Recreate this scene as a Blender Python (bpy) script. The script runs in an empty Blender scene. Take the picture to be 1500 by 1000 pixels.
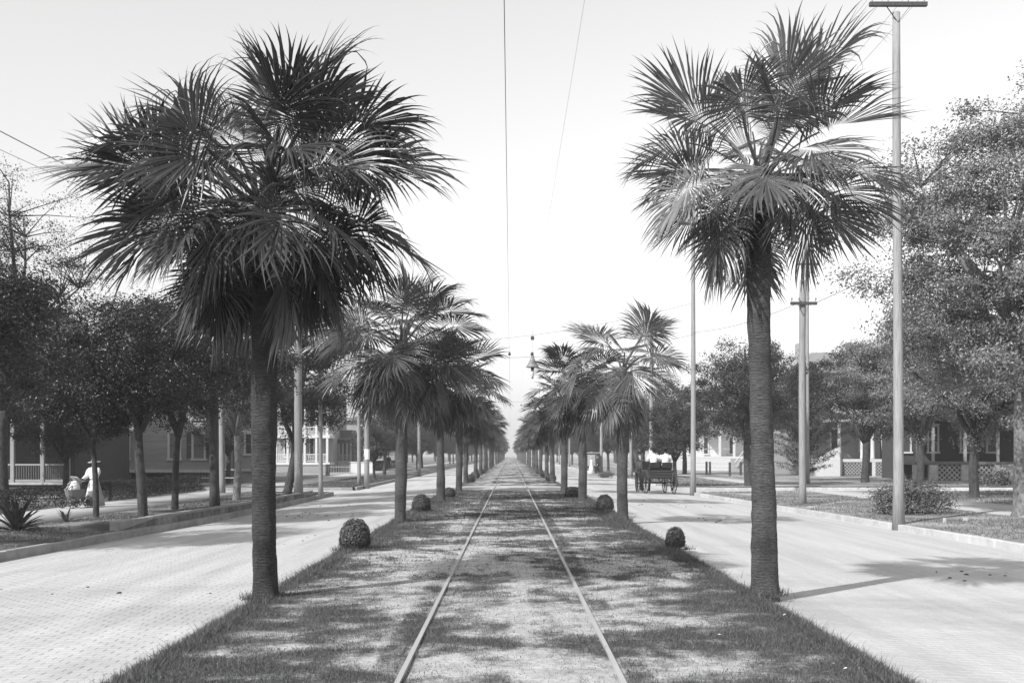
import bpy, math, random
import numpy as np
from mathutils import Vector, Matrix, Euler, noise as mnoise

# ------------------------------------------------------------------ camera, world, sun, exposure
sc = bpy.context.scene
F, HX, HY, EYE = 1500.0, 748.0, 666.0, 1.68      # focal length in photo pixels, horizon, eye height
cam_d = bpy.data.cameras.new('camera')
cam = bpy.data.objects.new('camera', cam_d)
sc.collection.objects.link(cam)
cam.location = (0, 0, EYE)
cam.rotation_euler = (math.radians(90), 0, 0)
cam_d.sensor_width = 36.0
cam_d.lens = 36.0 * F / 1500.0
cam_d.shift_x = (750 - HX) / 1500.0
cam_d.shift_y = (HY - 500) / 1500.0
cam_d.clip_end = 6000
sc.camera = cam

SHADOW = Vector((0.70, 0.71, 0)).normalized()     # direction in which shadows fall on the ground
ELEV = math.radians(40)
sun_to = Vector((-SHADOW.x * math.cos(ELEV), -SHADOW.y * math.cos(ELEV), math.sin(ELEV)))
w = bpy.data.worlds.new('World'); sc.world = w; w.use_nodes = True
nt = w.node_tree; nt.nodes.clear()
sky = nt.nodes.new('ShaderNodeTexSky'); sky.sky_type = 'NISHITA'; sky.sun_disc = False
sky.sun_elevation = ELEV
sky.sun_rotation = math.atan2(sun_to.x, sun_to.y)
sky.air_density = 2.0; sky.dust_density = 0.0; sky.ozone_density = 1.0
sep = nt.nodes.new('ShaderNodeSeparateColor')      # monochrome plate, sensitive to green and blue only: the sky as a grey value
ma = nt.nodes.new('ShaderNodeMath'); ma.operation = 'MULTIPLY'; ma.inputs[1].default_value = 0.2
mb_ = nt.nodes.new('ShaderNodeMath'); mb_.operation = 'MULTIPLY_ADD'; mb_.inputs[1].default_value = 0.8
bg = nt.nodes.new('ShaderNodeBackground'); bg.inputs['Strength'].default_value = 0.127
out = nt.nodes.new('ShaderNodeOutputWorld')
nt.links.new(sky.outputs[0], sep.inputs[0]); nt.links.new(sep.outputs[1], ma.inputs[0]); nt.links.new(sep.outputs[2], mb_.inputs[0]); nt.links.new(ma.outputs[0], mb_.inputs[2]); nt.links.new(mb_.outputs[0], bg.inputs[0]); nt.links.new(bg.outputs[0], out.inputs[0])
sd = bpy.data.lights.new('sun', 'SUN'); sun = bpy.data.objects.new('sun', sd)
sc.collection.objects.link(sun)
sun.rotation_euler = (-sun_to).to_track_quat('-Z', 'Y').to_euler()
sd.energy = 3.7; sd.angle = math.radians(0.8); sd.color = (1.0, 1.0, 1.0)
vs = sc.view_settings
vs.view_transform = 'Standard'; vs.look = 'None'; vs.gamma = 1.0; vs.exposure = 0.58
vs.use_curve_mapping = False
sc.cycles.max_bounces = 6; sc.cycles.diffuse_bounces = 3; sc.cycles.transparent_max_bounces = 8
sc.cycles.volume_bounces = 1; sc.cycles.use_denoising = True

# ------------------------------------------------------------------ helpers
C = sc.collection
def G(px, py, z=0.0):
    """ground point seen at a photo pixel, ground at height z"""
    d = F * (EYE - z) / (py - HY)
    return Vector(((px - HX) / F * d, d, z))
def XP(px, Y): return (px - HX) / F * Y
def ZP(py, Y): return EYE + (HY - py) / F * Y

def tag(o, label=None, cat=None, group=None, kind=None):
    if label: o['label'] = label
    if cat: o['category'] = cat
    if group: o['group'] = group
    if kind: o['kind'] = kind
    return o
def empty(name, loc=(0, 0, 0), rz=0.0):
    o = bpy.data.objects.new(name, None); C.objects.link(o)
    o.location = loc; o.rotation_euler = (0, 0, rz); o.empty_display_size = 0.2
    return o
def link_mesh(name, me, parent=None, loc=None, rot=None, scale=None):
    o = bpy.data.objects.new(name, me); C.objects.link(o)
    if parent is not None: o.parent = parent
    if loc is not None: o.location = loc
    if rot is not None: o.rotation_euler = rot
    if scale is not None: o.scale = scale
    return o
def copy_tree(o, parent=None):
    c = o.copy(); C.objects.link(c); c.parent = parent
    for ch in list(o.children): copy_tree(ch, c)
    return c

def np_mesh(name, V, faces, nper, mat=None, smooth=False):
    """faces: (n, nper) index array"""
    me = bpy.data.meshes.new(name)
    V = np.ascontiguousarray(V, dtype=np.float32); faces = np.ascontiguousarray(faces, dtype=np.int32)
    me.vertices.add(len(V)); me.vertices.foreach_set('co', V.ravel())
    n = len(faces)
    me.loops.add(n * nper); me.loops.foreach_set('vertex_index', faces.ravel())
    me.polygons.add(n)
    me.polygons.foreach_set('loop_start', np.arange(0, n * nper, nper, dtype=np.int32))
    me.polygons.foreach_set('loop_total', np.full(n, nper, dtype=np.int32))
    me.polygons.foreach_set('use_smooth', np.full(n, bool(smooth)))
    me.update(calc_edges=True)
    if mat: me.materials.append(mat)
    return me

class MB:
    def __init__(s): s.v = []; s.f = []
    def quad(s, a, b, c, d):
        n = len(s.v); s.v += [a, b, c, d]; s.f.append((n, n + 1, n + 2, n + 3)); return s
    def box(s, x0, x1, y0, y1, z0, z1, M=None):
        n = len(s.v)
        pts = [(x0, y0, z0), (x1, y0, z0), (x1, y1, z0), (x0, y1, z0), (x0, y0, z1), (x1, y0, z1), (x1, y1, z1), (x0, y1, z1)]
        if M is not None: pts = [tuple(M @ Vector(p)) for p in pts]
        s.v += pts
        s.f += [tuple(n + i for i in q) for q in ((0, 3, 2, 1), (4, 5, 6, 7), (0, 1, 5, 4), (1, 2, 6, 5), (2, 3, 7, 6), (3, 0, 4, 7))]
        return s
    def bar(s, a, b, w, h=None, up=(0, 0, 1)):
        a = Vector(a); b = Vector(b); h = w if h is None else h
        d = (b - a).normalized(); up = Vector(up)
        if abs(d.dot(up)) > 0.98: up = Vector((0, 1, 0))
        r = d.cross(up).normalized() * w / 2; u = r.cross(d).normalized() * h / 2
        n = len(s.v)
        for p in (a, b): s.v += [tuple(p - r - u), tuple(p + r - u), tuple(p + r + u), tuple(p - r + u)]
        s.f += [tuple(n + i for i in q) for q in ((0, 1, 2, 3), (7, 6, 5, 4), (0, 4, 5, 1), (1, 5, 6, 2), (2, 6, 7, 3), (3, 7, 4, 0))]
        return s
    def tube(s, pts, rad, seg=8, cap=True):
        pts = [Vector(p) for p in pts]
        if not hasattr(rad, '__len__'): rad = [rad] * len(pts)
        n0 = len(s.v)
        ref = Vector((0.31, 0.95, 0.05))
        for i, p in enumerate(pts):
            d = (pts[min(i + 1, len(pts) - 1)] - pts[max(i - 1, 0)])
            d = d.normalized() if d.length > 1e-9 else Vector((0, 0, 1))
            if abs(d.dot(ref)) > 0.95: rr = Vector((1, 0, 0))
            else: rr = ref
            a = d.cross(rr).normalized(); b = d.cross(a).normalized()
            for k in range(seg):
                t = 2 * math.pi * k / seg
                s.v.append(tuple(p + (a * math.cos(t) + b * math.sin(t)) * rad[i]))
        for i in range(len(pts) - 1):
            for k in range(seg):
                k2 = (k + 1) % seg
                s.f.append((n0 + i * seg + k, n0 + i * seg + k2, n0 + (i + 1) * seg + k2, n0 + (i + 1) * seg + k))
        if cap:
            s.f.append(tuple(n0 + k for k in range(seg))[::-1])
            e = n0 + (len(pts) - 1) * seg
            s.f.append(tuple(e + k for k in range(seg)))
        return s
    def loft(s, rings, seg=16, cap=True):
        """rings: (cx, cy, z, rx, ry)"""
        n0 = len(s.v)
        for cx, cy, z, rx, ry in rings:
            for k in range(seg):
                t = 2 * math.pi * k / seg
                s.v.append((cx + rx * math.cos(t), cy + ry * math.sin(t), z))
        for i in range(len(rings) - 1):
            for k in range(seg):
                k2 = (k + 1) % seg
                s.f.append((n0 + i * seg + k, n0 + i * seg + k2, n0 + (i + 1) * seg + k2, n0 + (i + 1) * seg + k))
        if cap:
            s.f.append(tuple(n0 + k for k in range(seg))[::-1])
            e = n0 + (len(rings) - 1) * seg
            s.f.append(tuple(e + k for k in range(seg)))
        return s
    def prism(s, poly, y0, y1):
        """polygon of (x, z) extruded from y0 to y1"""
        n0 = len(s.v); k = len(poly)
        s.v += [(x, y0, z) for x, z in poly] + [(x, y1, z) for x, z in poly]
        s.f.append(tuple(range(n0, n0 + k))); s.f.append(tuple(range(n0 + 2 * k - 1, n0 + k - 1, -1)))
        for i in range(k):
            j = (i + 1) % k
            s.f.append((n0 + i, n0 + k + i, n0 + k + j, n0 + j))
        return s
    def mesh(s, name, mat, smooth=False, bevel=0):
        me = bpy.data.meshes.new(name); me.from_pydata(s.v, [], s.f); me.update()
        import bmesh
        bm = bmesh.new(); bm.from_mesh(me)
        bmesh.ops.recalc_face_normals(bm, faces=bm.faces)
        if bevel: bmesh.ops.bevel(bm, geom=list(bm.edges), offset=bevel, segments=1, affect='EDGES')
        bm.to_mesh(me); bm.free()
        if smooth: me.polygons.foreach_set('use_smooth', np.ones(len(me.polygons), dtype=bool))
        me.materials.append(mat)
        return me
    def build(s, name, mat, parent=None, smooth=False, bevel=0, loc=None, rz=None):
        o = link_mesh(name, s.mesh(name, mat, smooth, bevel), parent, loc)
        if rz is not None: o.rotation_euler = (0, 0, rz)
        return o

# ------------------------------------------------------------------ materials (greys: the photograph is a monochrome plate)
def new_mat(name):
    m = bpy.data.materials.new(name); m.use_nodes = True
    t = m.node_tree; t.nodes.clear()
    return m, t
def N(t, typ, **kw):
    n = t.nodes.new(typ)
    for k, v in kw.items(): setattr(n, k, v)
    return n
def ramp(t, src, stops):
    r = N(t, 'ShaderNodeValToRGB'); e = r.color_ramp.elements
    while len(e) < len(stops): e.new(0.5)
    for el, (p, c) in zip(e, stops): el.position = p; el.color = (c, c, c, 1)
    t.links.new(src, r.inputs[0]); return r.outputs[0]
def mul(t, a, b, op='MULTIPLY'):
    n = N(t, 'ShaderNodeMath', operation=op)
    for i, x in enumerate((a, b)):
        if isinstance(x, (int, float)): n.inputs[i].default_value = x
        else: t.links.new(x, n.inputs[i])
    return n.outputs[0]
def mapping(t, src, scale=(1, 1, 1), rot=(0, 0, 0)):
    mp = N(t, 'ShaderNodeMapping'); mp.inputs['Scale'].default_value = scale; mp.inputs['Rotation'].default_value = rot
    t.links.new(src, mp.inputs[0]); return mp.outputs[0]
def noise_tex(t, vec, scale, detail=4, rough=0.6):
    n = N(t, 'ShaderNodeTexNoise'); n.inputs['Scale'].default_value = scale
    n.inputs['Detail'].default_value = detail; n.inputs['Roughness'].default_value = rough
    if vec is not None: t.links.new(vec, n.inputs['Vector'])
    return n.outputs['Fac']
def mixv(t, a, b, f):
    n = N(t, 'ShaderNodeMix', data_type='FLOAT')
    for i, x in ((0, f), (2, a), (3, b)):
        if isinstance(x, (int, float)): n.inputs[i].default_value = x
        else: t.links.new(x, n.inputs[i])
    return n.outputs[0]
def finish(t, col, rough=0.85, bump=None, bstr=0.4, bdist=0.02, spec=0.3, trans=0.0, metal=0.0):
    p = N(t, 'ShaderNodeBsdfPrincipled'); o = N(t, 'ShaderNodeOutputMaterial')
    if isinstance(col, (int, float)): p.inputs['Base Color'].default_value = (col, col, col, 1)
    else: t.links.new(col, p.inputs['Base Color'])
    p.inputs['Roughness'].default_value = rough; p.inputs['Specular IOR Level'].default_value = spec
    p.inputs['Metallic'].default_value = metal
    if bump is not None:
        b = N(t, 'ShaderNodeBump'); b.inputs['Strength'].default_value = bstr; b.inputs['Distance'].default_value = bdist
        t.links.new(bump, b.inputs['Height']); t.links.new(b.outputs[0], p.inputs['Normal'])
    if trans:
        tr = N(t, 'ShaderNodeBsdfTranslucent'); mx = N(t, 'ShaderNodeMixShader'); mx.inputs[0].default_value = trans
        if isinstance(col, (int, float)): tr.inputs[0].default_value = (col, col, col, 1)
        else: t.links.new(col, tr.inputs[0])
        t.links.new(p.outputs[0], mx.inputs[1]); t.links.new(tr.outputs[0], mx.inputs[2]); t.links.new(mx.outputs[0], o.inputs[0])
    else:
        t.links.new(p.outputs[0], o.inputs[0])
def plain(name, c, rough=0.8, var=0.2, scale=3.0, bump=0.2, spec=0.3, stretch=(1, 1, 1), bdist=0.01, metal=0.0, rand=0.0):
    m, t = new_mat(name)
    co = N(t, 'ShaderNodeTexCoord').outputs['Object']
    v = mapping(t, co, stretch)
    n = noise_tex(t, v, scale, 6, 0.65)
    col = ramp(t, n, [(0.25, c * (1 - var)), (0.75, c * (1 + var))])
    if rand:
        oi = N(t, 'ShaderNodeObjectInfo').outputs['Random']
        col = mul(t, col, mul(t, mul(t, oi, 2 * rand), 1 - rand, 'ADD'))
    finish(t, col, rough, n if bump else None, bump, bdist, spec, 0, metal)
    return m
def leaf_mat(name, c, var=0.45, rough=0.5, spec=0.4, trans=0.25):
    m, t = new_mat(name)
    r = N(t, 'ShaderNodeNewGeometry').outputs['Random Per Island']
    col = ramp(t, r, [(0.0, c * (1 - var)), (0.7, c), (1.0, c * (1 + 1.4 * var))])
    finish(t, col, rough, None, spec=spec, trans=trans)
    return m

M = {}
M['white'] = plain('white_paint', 0.58, 0.6, 0.08, 4, 0.1)
M['cream'] = plain('pale_paint', 0.32, 0.7, 0.1, 2, 0.1)
M['grey_wall'] = plain('grey_clapboard', 0.33, 0.75, 0.16, 3, 0.15, stretch=(0.3, 1, 6), rand=0.08)
M['pale_wall'] = plain('pale_clapboard', 0.28, 0.75, 0.12, 2, 0.15, stretch=(0.3, 1, 6))
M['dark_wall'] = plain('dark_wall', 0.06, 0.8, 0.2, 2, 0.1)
M['shutter'] = plain('shutter_paint', 0.13, 0.6, 0.15, 5, 0.1)
M['roof'] = plain('roof_shingle', 0.16, 0.85, 0.25, 6, 0.4, stretch=(1, 1, 3))
M['roof_pale'] = plain('weathered_roof', 0.3, 0.85, 0.2, 6, 0.4, stretch=(1, 1, 3))
M['glass'] = plain('window_glass', 0.05, 0.12, 0.1, 1, 0, spec=0.6)
M['blind'] = plain('window_blind', 0.2, 0.7, 0.1, 2, 0)
M['concrete'] = plain('concrete', 0.4, 0.9, 0.22, 2.2, 0.3, rand=0.1)
M['walk'] = plain('sidewalk_concrete', 0.37, 0.9, 0.18, 0.8, 0.2)
M['kerb'] = plain('kerb_concrete', 0.27, 0.9, 0.3, 3.0, 0.4, rand=0.12)
M['kerb_pale'] = plain('pale_kerb_concrete', 0.45, 0.9, 0.25, 3.0, 0.4, rand=0.12)
M['pole'] = plain('weathered_pole', 0.25, 0.85, 0.35, 5, 0.5, stretch=(6, 6, 0.35))
M['pole_pale'] = plain('pale_pole', 0.27, 0.85, 0.4, 5, 0.5, stretch=(6, 6, 0.35))
M['pole_dark'] = plain('dark_split_pole', 0.07, 0.85, 0.5, 5, 0.6, stretch=(7, 7, 0.3))
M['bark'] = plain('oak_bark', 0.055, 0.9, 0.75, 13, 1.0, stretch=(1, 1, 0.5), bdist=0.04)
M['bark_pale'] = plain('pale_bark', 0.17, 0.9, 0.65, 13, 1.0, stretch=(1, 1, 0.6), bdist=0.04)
M['iron'] = plain('dark_iron', 0.04, 0.55, 0.2, 8, 0.1)
M['wire'] = plain('wire', 0.12, 0.6, 0.1, 5, 0)
M['black'] = plain('black_lacquer', 0.018, 0.35, 0.2, 5, 0.05, spec=0.5)
M['wood_dark'] = plain('dark_wood', 0.05, 0.6, 0.25, 8, 0.2, stretch=(1, 1, 4))
M['cloth_white'] = plain('white_cotton', 0.75, 0.9, 0.06, 14, 0.3)
M['cloth_grey'] = plain('grey_cloth', 0.32, 0.9, 0.1, 14, 0.3)
M['cloth_dark'] = plain('dark_wool', 0.03, 0.9, 0.15, 14, 0.3)
M['skin_dark'] = plain('dark_skin', 0.045, 0.55, 0.1, 8, 0)
M['skin'] = plain('light_skin', 0.38, 0.55, 0.1, 8, 0)
M['straw'] = plain('straw_hat', 0.42, 0.8, 0.15, 30, 0.4)
M['horse'] = plain('dark_horse_coat', 0.045, 0.5, 0.2, 10, 0.1)
M['paper'] = plain('paper_notice', 0.8, 0.8, 0.03, 8, 0)
M['tin'] = plain('enamelled_tin', 0.2, 0.45, 0.1, 8, 0)
M['lens'] = plain('milk_glass', 0.6, 0.3, 0.05, 8, 0)
M['stake'] = plain('pale_stake', 0.4, 0.9, 0.2, 12, 0.3)
M['rail'] = plain('worn_rail_steel', 0.36, 0.5, 0.15, 3, 0.1, spec=0.5, stretch=(6, 0.4, 6))
M['manure'] = plain('dry_clod', 0.07, 0.95, 0.3, 20, 0.5)
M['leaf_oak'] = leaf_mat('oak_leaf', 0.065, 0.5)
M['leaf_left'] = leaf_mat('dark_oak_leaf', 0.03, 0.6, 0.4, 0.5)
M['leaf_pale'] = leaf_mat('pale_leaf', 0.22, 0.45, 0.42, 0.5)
M['leaf_far'] = leaf_mat('far_leaf', 0.06, 0.45)
M['needle'] = leaf_mat('cedar_needle', 0.065, 0.3)
M['box'] = leaf_mat('box_leaf', 0.085, 0.5)
M['hedge'] = leaf_mat('hedge_leaf', 0.04, 0.5)
M['shrub'] = leaf_mat('shrub_leaf', 0.14, 0.5)
M['blade'] = leaf_mat('grass_blade', 0.13, 0.55, 0.6, 0.25, 0.3)
M['blade_dry'] = leaf_mat('dry_grass_blade', 0.2, 0.5, 0.6, 0.25, 0.3)

def frond_material(name, c, spec=0.5, rough=0.42):
    m, t = new_mat(name)
    r = N(t, 'ShaderNodeNewGeometry').outputs['Random Per Island']
    oi = N(t, 'ShaderNodeObjectInfo').outputs['Random']
    col = ramp(t, r, [(0.0, c * 0.65), (0.6, c), (0.93, c * 1.3), (1.0, c * 2.2)])
    col = mul(t, col, mul(t, mul(t, oi, 0.7), 0.65, 'ADD'))
    finish(t, col, rough, None, spec=spec, trans=0.22)
    return m
M['frond'] = frond_material('palm_frond', 0.16, 0.6, 0.32)
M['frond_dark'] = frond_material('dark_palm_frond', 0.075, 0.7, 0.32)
M['frond_far'] = frond_material('far_palm_frond', 0.065, 0.4, 0.5)
M['frond_dry'] = frond_material('dry_palm_frond', 0.22, 0.3, 0.6)

def palm_bark(name, c):
    m, t = new_mat(name)
    co = N(t, 'ShaderNodeTexCoord').outputs['Object']
    wv = N(t, 'ShaderNodeTexWave', wave_type='BANDS', bands_direction='Z')
    wv.inputs['Scale'].default_value = 9.0; wv.inputs['Distortion'].default_value = 5.0
    wv.inputs['Detail'].default_value = 4; wv.inputs['Detail Scale'].default_value = 1.6
    t.links.new(co, wv.inputs['Vector'])
    n = noise_tex(t, mapping(t, co, (2.4, 2.4, 8)), 8, 7, 0.75)
    n2 = noise_tex(t, co, 2.3, 5, 0.6)
    fine = noise_tex(t, mapping(t, co, (2.5, 2.5, 14)), 5, 5, 0.7)
    base = mul(t, mul(t, ramp(t, n, [(0.3, c * 0.4), (0.7, c * 1.6)]), ramp(t, n2, [(0.3, 0.6), (0.7, 1.5)])), ramp(t, wv.outputs['Fac'], [(0.0, 0.93), (0.6, 1.0), (1.0, 1.03)]))
    lichen = ramp(t, n2, [(0.62, 0.0), (0.70, 1.0)])
    zz = N(t, 'ShaderNodeSeparateXYZ'); t.links.new(co, zz.inputs[0])
    low = ramp(t, mul(t, zz.outputs[2], 0.25), [(0.05, 0.55), (0.45, 0.0)])
    col = mixv(t, base, c * 2.6, mul(t, lichen, low))
    h = mul(t, mul(t, wv.outputs['Fac'], 0.12), mul(t, fine, 1.2), 'ADD')
    finish(t, col, 0.9, h, 1.0, 0.035, 0.2)
    return m
M['palm_bark'] = palm_bark('palm_bark', 0.085)
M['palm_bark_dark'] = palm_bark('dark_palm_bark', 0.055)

def road_material():
    m, t = new_mat('sandy_brick_road')
    pos = N(t, 'ShaderNodeNewGeometry')
    p = pos.outputs['Position']
    r = pos.outputs['Random Per Island']
    oi = N(t, 'ShaderNodeObjectInfo').outputs['Random']
    slant_noise = noise_tex(t, mapping(t, p, (0.22, 0.6, 1), (0, 0, math.radians(-35))), 0.9, 6, 0.6)  # stretched noise turned aslant: paler and darker patches across the brick
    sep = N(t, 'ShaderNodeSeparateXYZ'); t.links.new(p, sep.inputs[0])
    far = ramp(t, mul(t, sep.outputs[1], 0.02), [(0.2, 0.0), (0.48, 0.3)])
    s = mul(t, slant_noise, far, 'ADD')
    pale_mix = ramp(t, s, [(0.32, 0.0), (0.60, 1.0)])
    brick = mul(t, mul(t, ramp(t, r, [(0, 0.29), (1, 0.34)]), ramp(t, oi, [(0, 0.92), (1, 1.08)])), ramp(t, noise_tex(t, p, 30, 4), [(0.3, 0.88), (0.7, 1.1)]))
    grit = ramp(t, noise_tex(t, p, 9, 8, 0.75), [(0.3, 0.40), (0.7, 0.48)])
    col = mixv(t, brick, grit, pale_mix)
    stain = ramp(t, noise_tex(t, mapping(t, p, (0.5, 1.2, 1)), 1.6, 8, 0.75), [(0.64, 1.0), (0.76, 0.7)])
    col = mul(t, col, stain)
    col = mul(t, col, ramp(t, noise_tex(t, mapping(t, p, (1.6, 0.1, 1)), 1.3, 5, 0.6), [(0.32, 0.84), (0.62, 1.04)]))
    finish(t, col, 0.9, noise_tex(t, p, 55, 4), 0.25, 0.006, 0.2)
    return m
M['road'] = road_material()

def ground_material(name, dirt, veg, scale, lo, hi, attr=None):
    m, t = new_mat(name)
    p = N(t, 'ShaderNodeNewGeometry').outputs['Position']
    if attr:
        a = N(t, 'ShaderNodeAttribute', attribute_name=attr).outputs['Fac']
        f = mul(t, a, mul(t, mul(t, noise_tex(t, mapping(t, p, (0.7, 1.0, 1)), 9.0, 8, 0.85), 1.5), -0.75, 'ADD'), 'ADD')
        f = ramp(t, f, [(lo, 0.0), (hi, 1.0)])
    else:
        f = ramp(t, noise_tex(t, p, scale, 8, 0.7), [(lo, 0.0), (hi, 1.0)])
    d = mul(t, ramp(t, noise_tex(t, p, 14, 8, 0.8), [(0.3, dirt * 0.6), (0.7, dirt * 1.3)]), ramp(t, noise_tex(t, p, 3.1, 8, 0.75), [(0.35, 0.72), (0.62, 1.12)]))
    v = ramp(t, noise_tex(t, p, 24, 6, 0.8), [(0.3, veg * 0.5), (0.7, veg * 1.5)])
    col = mixv(t, d, v, f)
    finish(t, col, 0.95, noise_tex(t, p, 30, 6, 0.8), 0.6, 0.03, 0.1)
    return m
M['median'] = ground_material('median_turf', 0.46, 0.09, 1, 0.25, 0.7, 'cover')
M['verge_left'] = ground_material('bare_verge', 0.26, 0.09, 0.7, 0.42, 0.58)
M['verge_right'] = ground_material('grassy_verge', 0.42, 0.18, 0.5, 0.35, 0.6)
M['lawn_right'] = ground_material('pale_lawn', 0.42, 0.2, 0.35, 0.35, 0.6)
M['lawn_left'] = ground_material('dark_lawn', 0.3, 0.1, 0.5, 0.35, 0.6)  # darker earth and grass than the lawn across the street
M['earth'] = ground_material('earth', 0.3, 0.13, 0.1, 0.4, 0.6)

# ------------------------------------------------------------------ the setting: ground sheets
Y0, Y1 = -12.0, 900.0
def kx(side, Y):
    if side < 0: return -float(np.interp(Y, [-12, 12, 19, 30, 36, 50, 900], [9.7, 9.6, 9.35, 8.65, 8.5, 8.5, 8.7]))
    return float(np.interp(Y, [-12, 12, 20, 30, 42, 51, 60, 900], [10.6, 10.5, 10.3, 9.9, 9.1, 8.75, 8.8, 9.0]))
def road_z(x, Y):
    k = abs(kx(-1 if x < 0 else 1, Y))
    return -0.08 - 0.2 * min(max((abs(x) - 3.05) / (k - 3.05), 0), 1.05)
CR0, CR1 = 49.5, 56.5          # cross street
def stations(a, b, step=None):
    if step: n = max(1, int(round((b - a) / step))); return list(np.linspace(a, b, n + 1))
    s = [a]
    while s[-1] < b: s.append(min(b, s[-1] + max(2.0, abs(s[-1]) * 0.08)))
    return s
def sheet(name, Ys, prof, mat, smooth=True):
    V = []; Fc = []; k = None
    for Y in Ys:
        row = prof(Y); k = len(row); V += [(x, Y, z) for x, z in row]
    for i in range(len(Ys) - 1):
        for j in range(k - 1):
            a = i * k + j; Fc.append((a, a + 1, a + k + 1, a + k))
    me = np_mesh(name, np.array(V), np.array(Fc), 4, mat, smooth)
    return tag(link_mesh(name, me), kind='structure')

sheet('ground', [Y0 - 3, Y1], lambda Y: [(-420, -0.6), (420, -0.6)], M['earth'])
def prof_road(side):
    def f(Y):
        k = kx(side, Y); a = side * 3.0; xs = np.linspace(a, k + side * 0.06, 7)
        if side > 0: pass
        else: xs = xs[::-1]
        return [(float(x), road_z(x, Y)) for x in xs]
    return f
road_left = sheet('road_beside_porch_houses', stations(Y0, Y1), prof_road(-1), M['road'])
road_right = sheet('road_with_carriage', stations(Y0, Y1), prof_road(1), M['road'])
for side, nm in ((-1, 'cross_street'), (1, 'cross_street')):
    def pc(Y, side=side):
        k = kx(side, Y) + side * 0.05
        r = [(k, road_z(k, Y) + 0.004), (side * 140, -0.27)]
        return r if side > 0 else r[::-1]
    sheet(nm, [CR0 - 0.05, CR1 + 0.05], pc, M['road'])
for a, b in ((48.6, 56.5), (160, 168)):
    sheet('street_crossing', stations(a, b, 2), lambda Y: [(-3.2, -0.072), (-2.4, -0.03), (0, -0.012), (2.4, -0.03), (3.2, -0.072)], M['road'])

# median strip of turf; "cover" is how much grass grows where
mnoise.seed_set(4)
def fbm(x, y, s, o=3):
    v = 0; a = 1; t = 0
    for k in range(o):
        v += a * mnoise.noise(Vector((x * s, y * s, 3.7 * k))); t += a; a *= 0.55; s *= 2.1
    return v / t
def cover(x, Y):
    ax = abs(x)
    b = 0.43 if ax < 0.78 else (0.55 if ax < 1.05 else 0.36 + 0.28 * min((ax - 1.05) / 1.3, 1))
    if ax > 2.4: b += 0.22 * min((ax - 2.4) / 0.5, 1)
    if Y < 12 and ax > 1.2: b += 0.12 * (12 - Y) / 4
    if Y < 17: b -= 0.3 * math.exp(-((x - 0.12 - 0.05 * math.sin(Y)) / 0.13) ** 2)
    if 12.5 < Y < 19 and ax < 2.6: b -= 0.2 * math.sin(math.pi * (Y - 12.5) / 6.5)
    if Y > 34: b += 0.05
    b += 0.8 * fbm(x * 0.75, Y, 0.8) + 0.8 * fbm(x * 0.8 + 9, Y, 3.3, 3)
    return min(max(b, 0), 1)
NX = 64
def median(a, b, step):
    Ys = stations(a, b, step)
    xs = np.linspace(-3.12, 3.12, NX)
    V = []; Cv = []
    for Y in Ys:
        wob = 0.06 * mnoise.noise(Vector((0.3, Y * 0.7, 0))) + 0.05 * mnoise.noise(Vector((0.3, Y * 2.7, 0)))
        for x in xs:
            e = max(0, abs(x) - 2.75) / 0.37
            z = 0.0 - 0.125 * e * e + 0.018 * fbm(x, Y, 1.3, 2) - (0.012 if abs(abs(x) - 0.84) < 0.1 else 0)
            V.append((x + (wob * abs(x) / 3 if x < 0 else -wob * abs(x) / 3), Y, z)); Cv.append(cover(x, Y))
    Fc = []
    for i in range(len(Ys) - 1):
        for j in range(NX - 1):
            q = i * NX + j; Fc.append((q, q + 1, q + NX + 1, q + NX))
    me = np_mesh('median', np.array(V), np.array(Fc), 4, M['median'], True)
    at = me.attributes.new('cover', 'FLOAT', 'POINT'); at.data.foreach_set('value', np.array(Cv, dtype=np.float32))
    tag(link_mesh('grass_median', me), kind='structure')
    return np.array(Ys), xs, np.array(V).reshape(len(Ys), NX, 3), np.array(Cv).reshape(len(Ys), NX)
med = median(Y0, 48.6, 0.12)
median(56.5, 160, 0.8); median(168, 420, 4); median(420, Y1, 40)

# verges, sidewalks, lawns
def vz_left(Y): return float(np.interp(Y, [0, 24.2, 26, 42.5, 44.8, 900], [-0.1, -0.1, 0.06, 0.06, -0.1, -0.1]))
SW = {-1: (-12.0, -14.8), 1: (14.3, 17.2)}
for a, b in ((Y0, CR0 - 0.17), (CR1 + 0.17, Y1)):
    st = [y for y in stations(a, b, 0.9)] if b < 60 else stations(a, b)
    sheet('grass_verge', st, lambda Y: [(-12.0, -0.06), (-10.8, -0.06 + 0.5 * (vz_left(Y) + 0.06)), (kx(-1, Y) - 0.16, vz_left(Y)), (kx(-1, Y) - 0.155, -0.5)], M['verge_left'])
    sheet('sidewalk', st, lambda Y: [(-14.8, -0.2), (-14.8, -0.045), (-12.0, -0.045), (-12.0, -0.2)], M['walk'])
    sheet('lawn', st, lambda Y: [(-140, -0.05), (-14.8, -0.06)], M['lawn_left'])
    sheet('grass_verge', st, lambda Y: [(kx(1, Y) + 0.16, -0.12), (11.5, -0.08), (14.3, -0.06)], M['verge_right'])
    sheet('sidewalk', st, lambda Y: [(14.3, -0.2), (14.3, -0.045), (17.2, -0.045), (17.2, -0.2)], M['walk'])
    sheet('lawn', st, lambda Y: [(17.2, -0.06), (24, -0.05), (140, -0.05)], M['lawn_right'])
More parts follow.
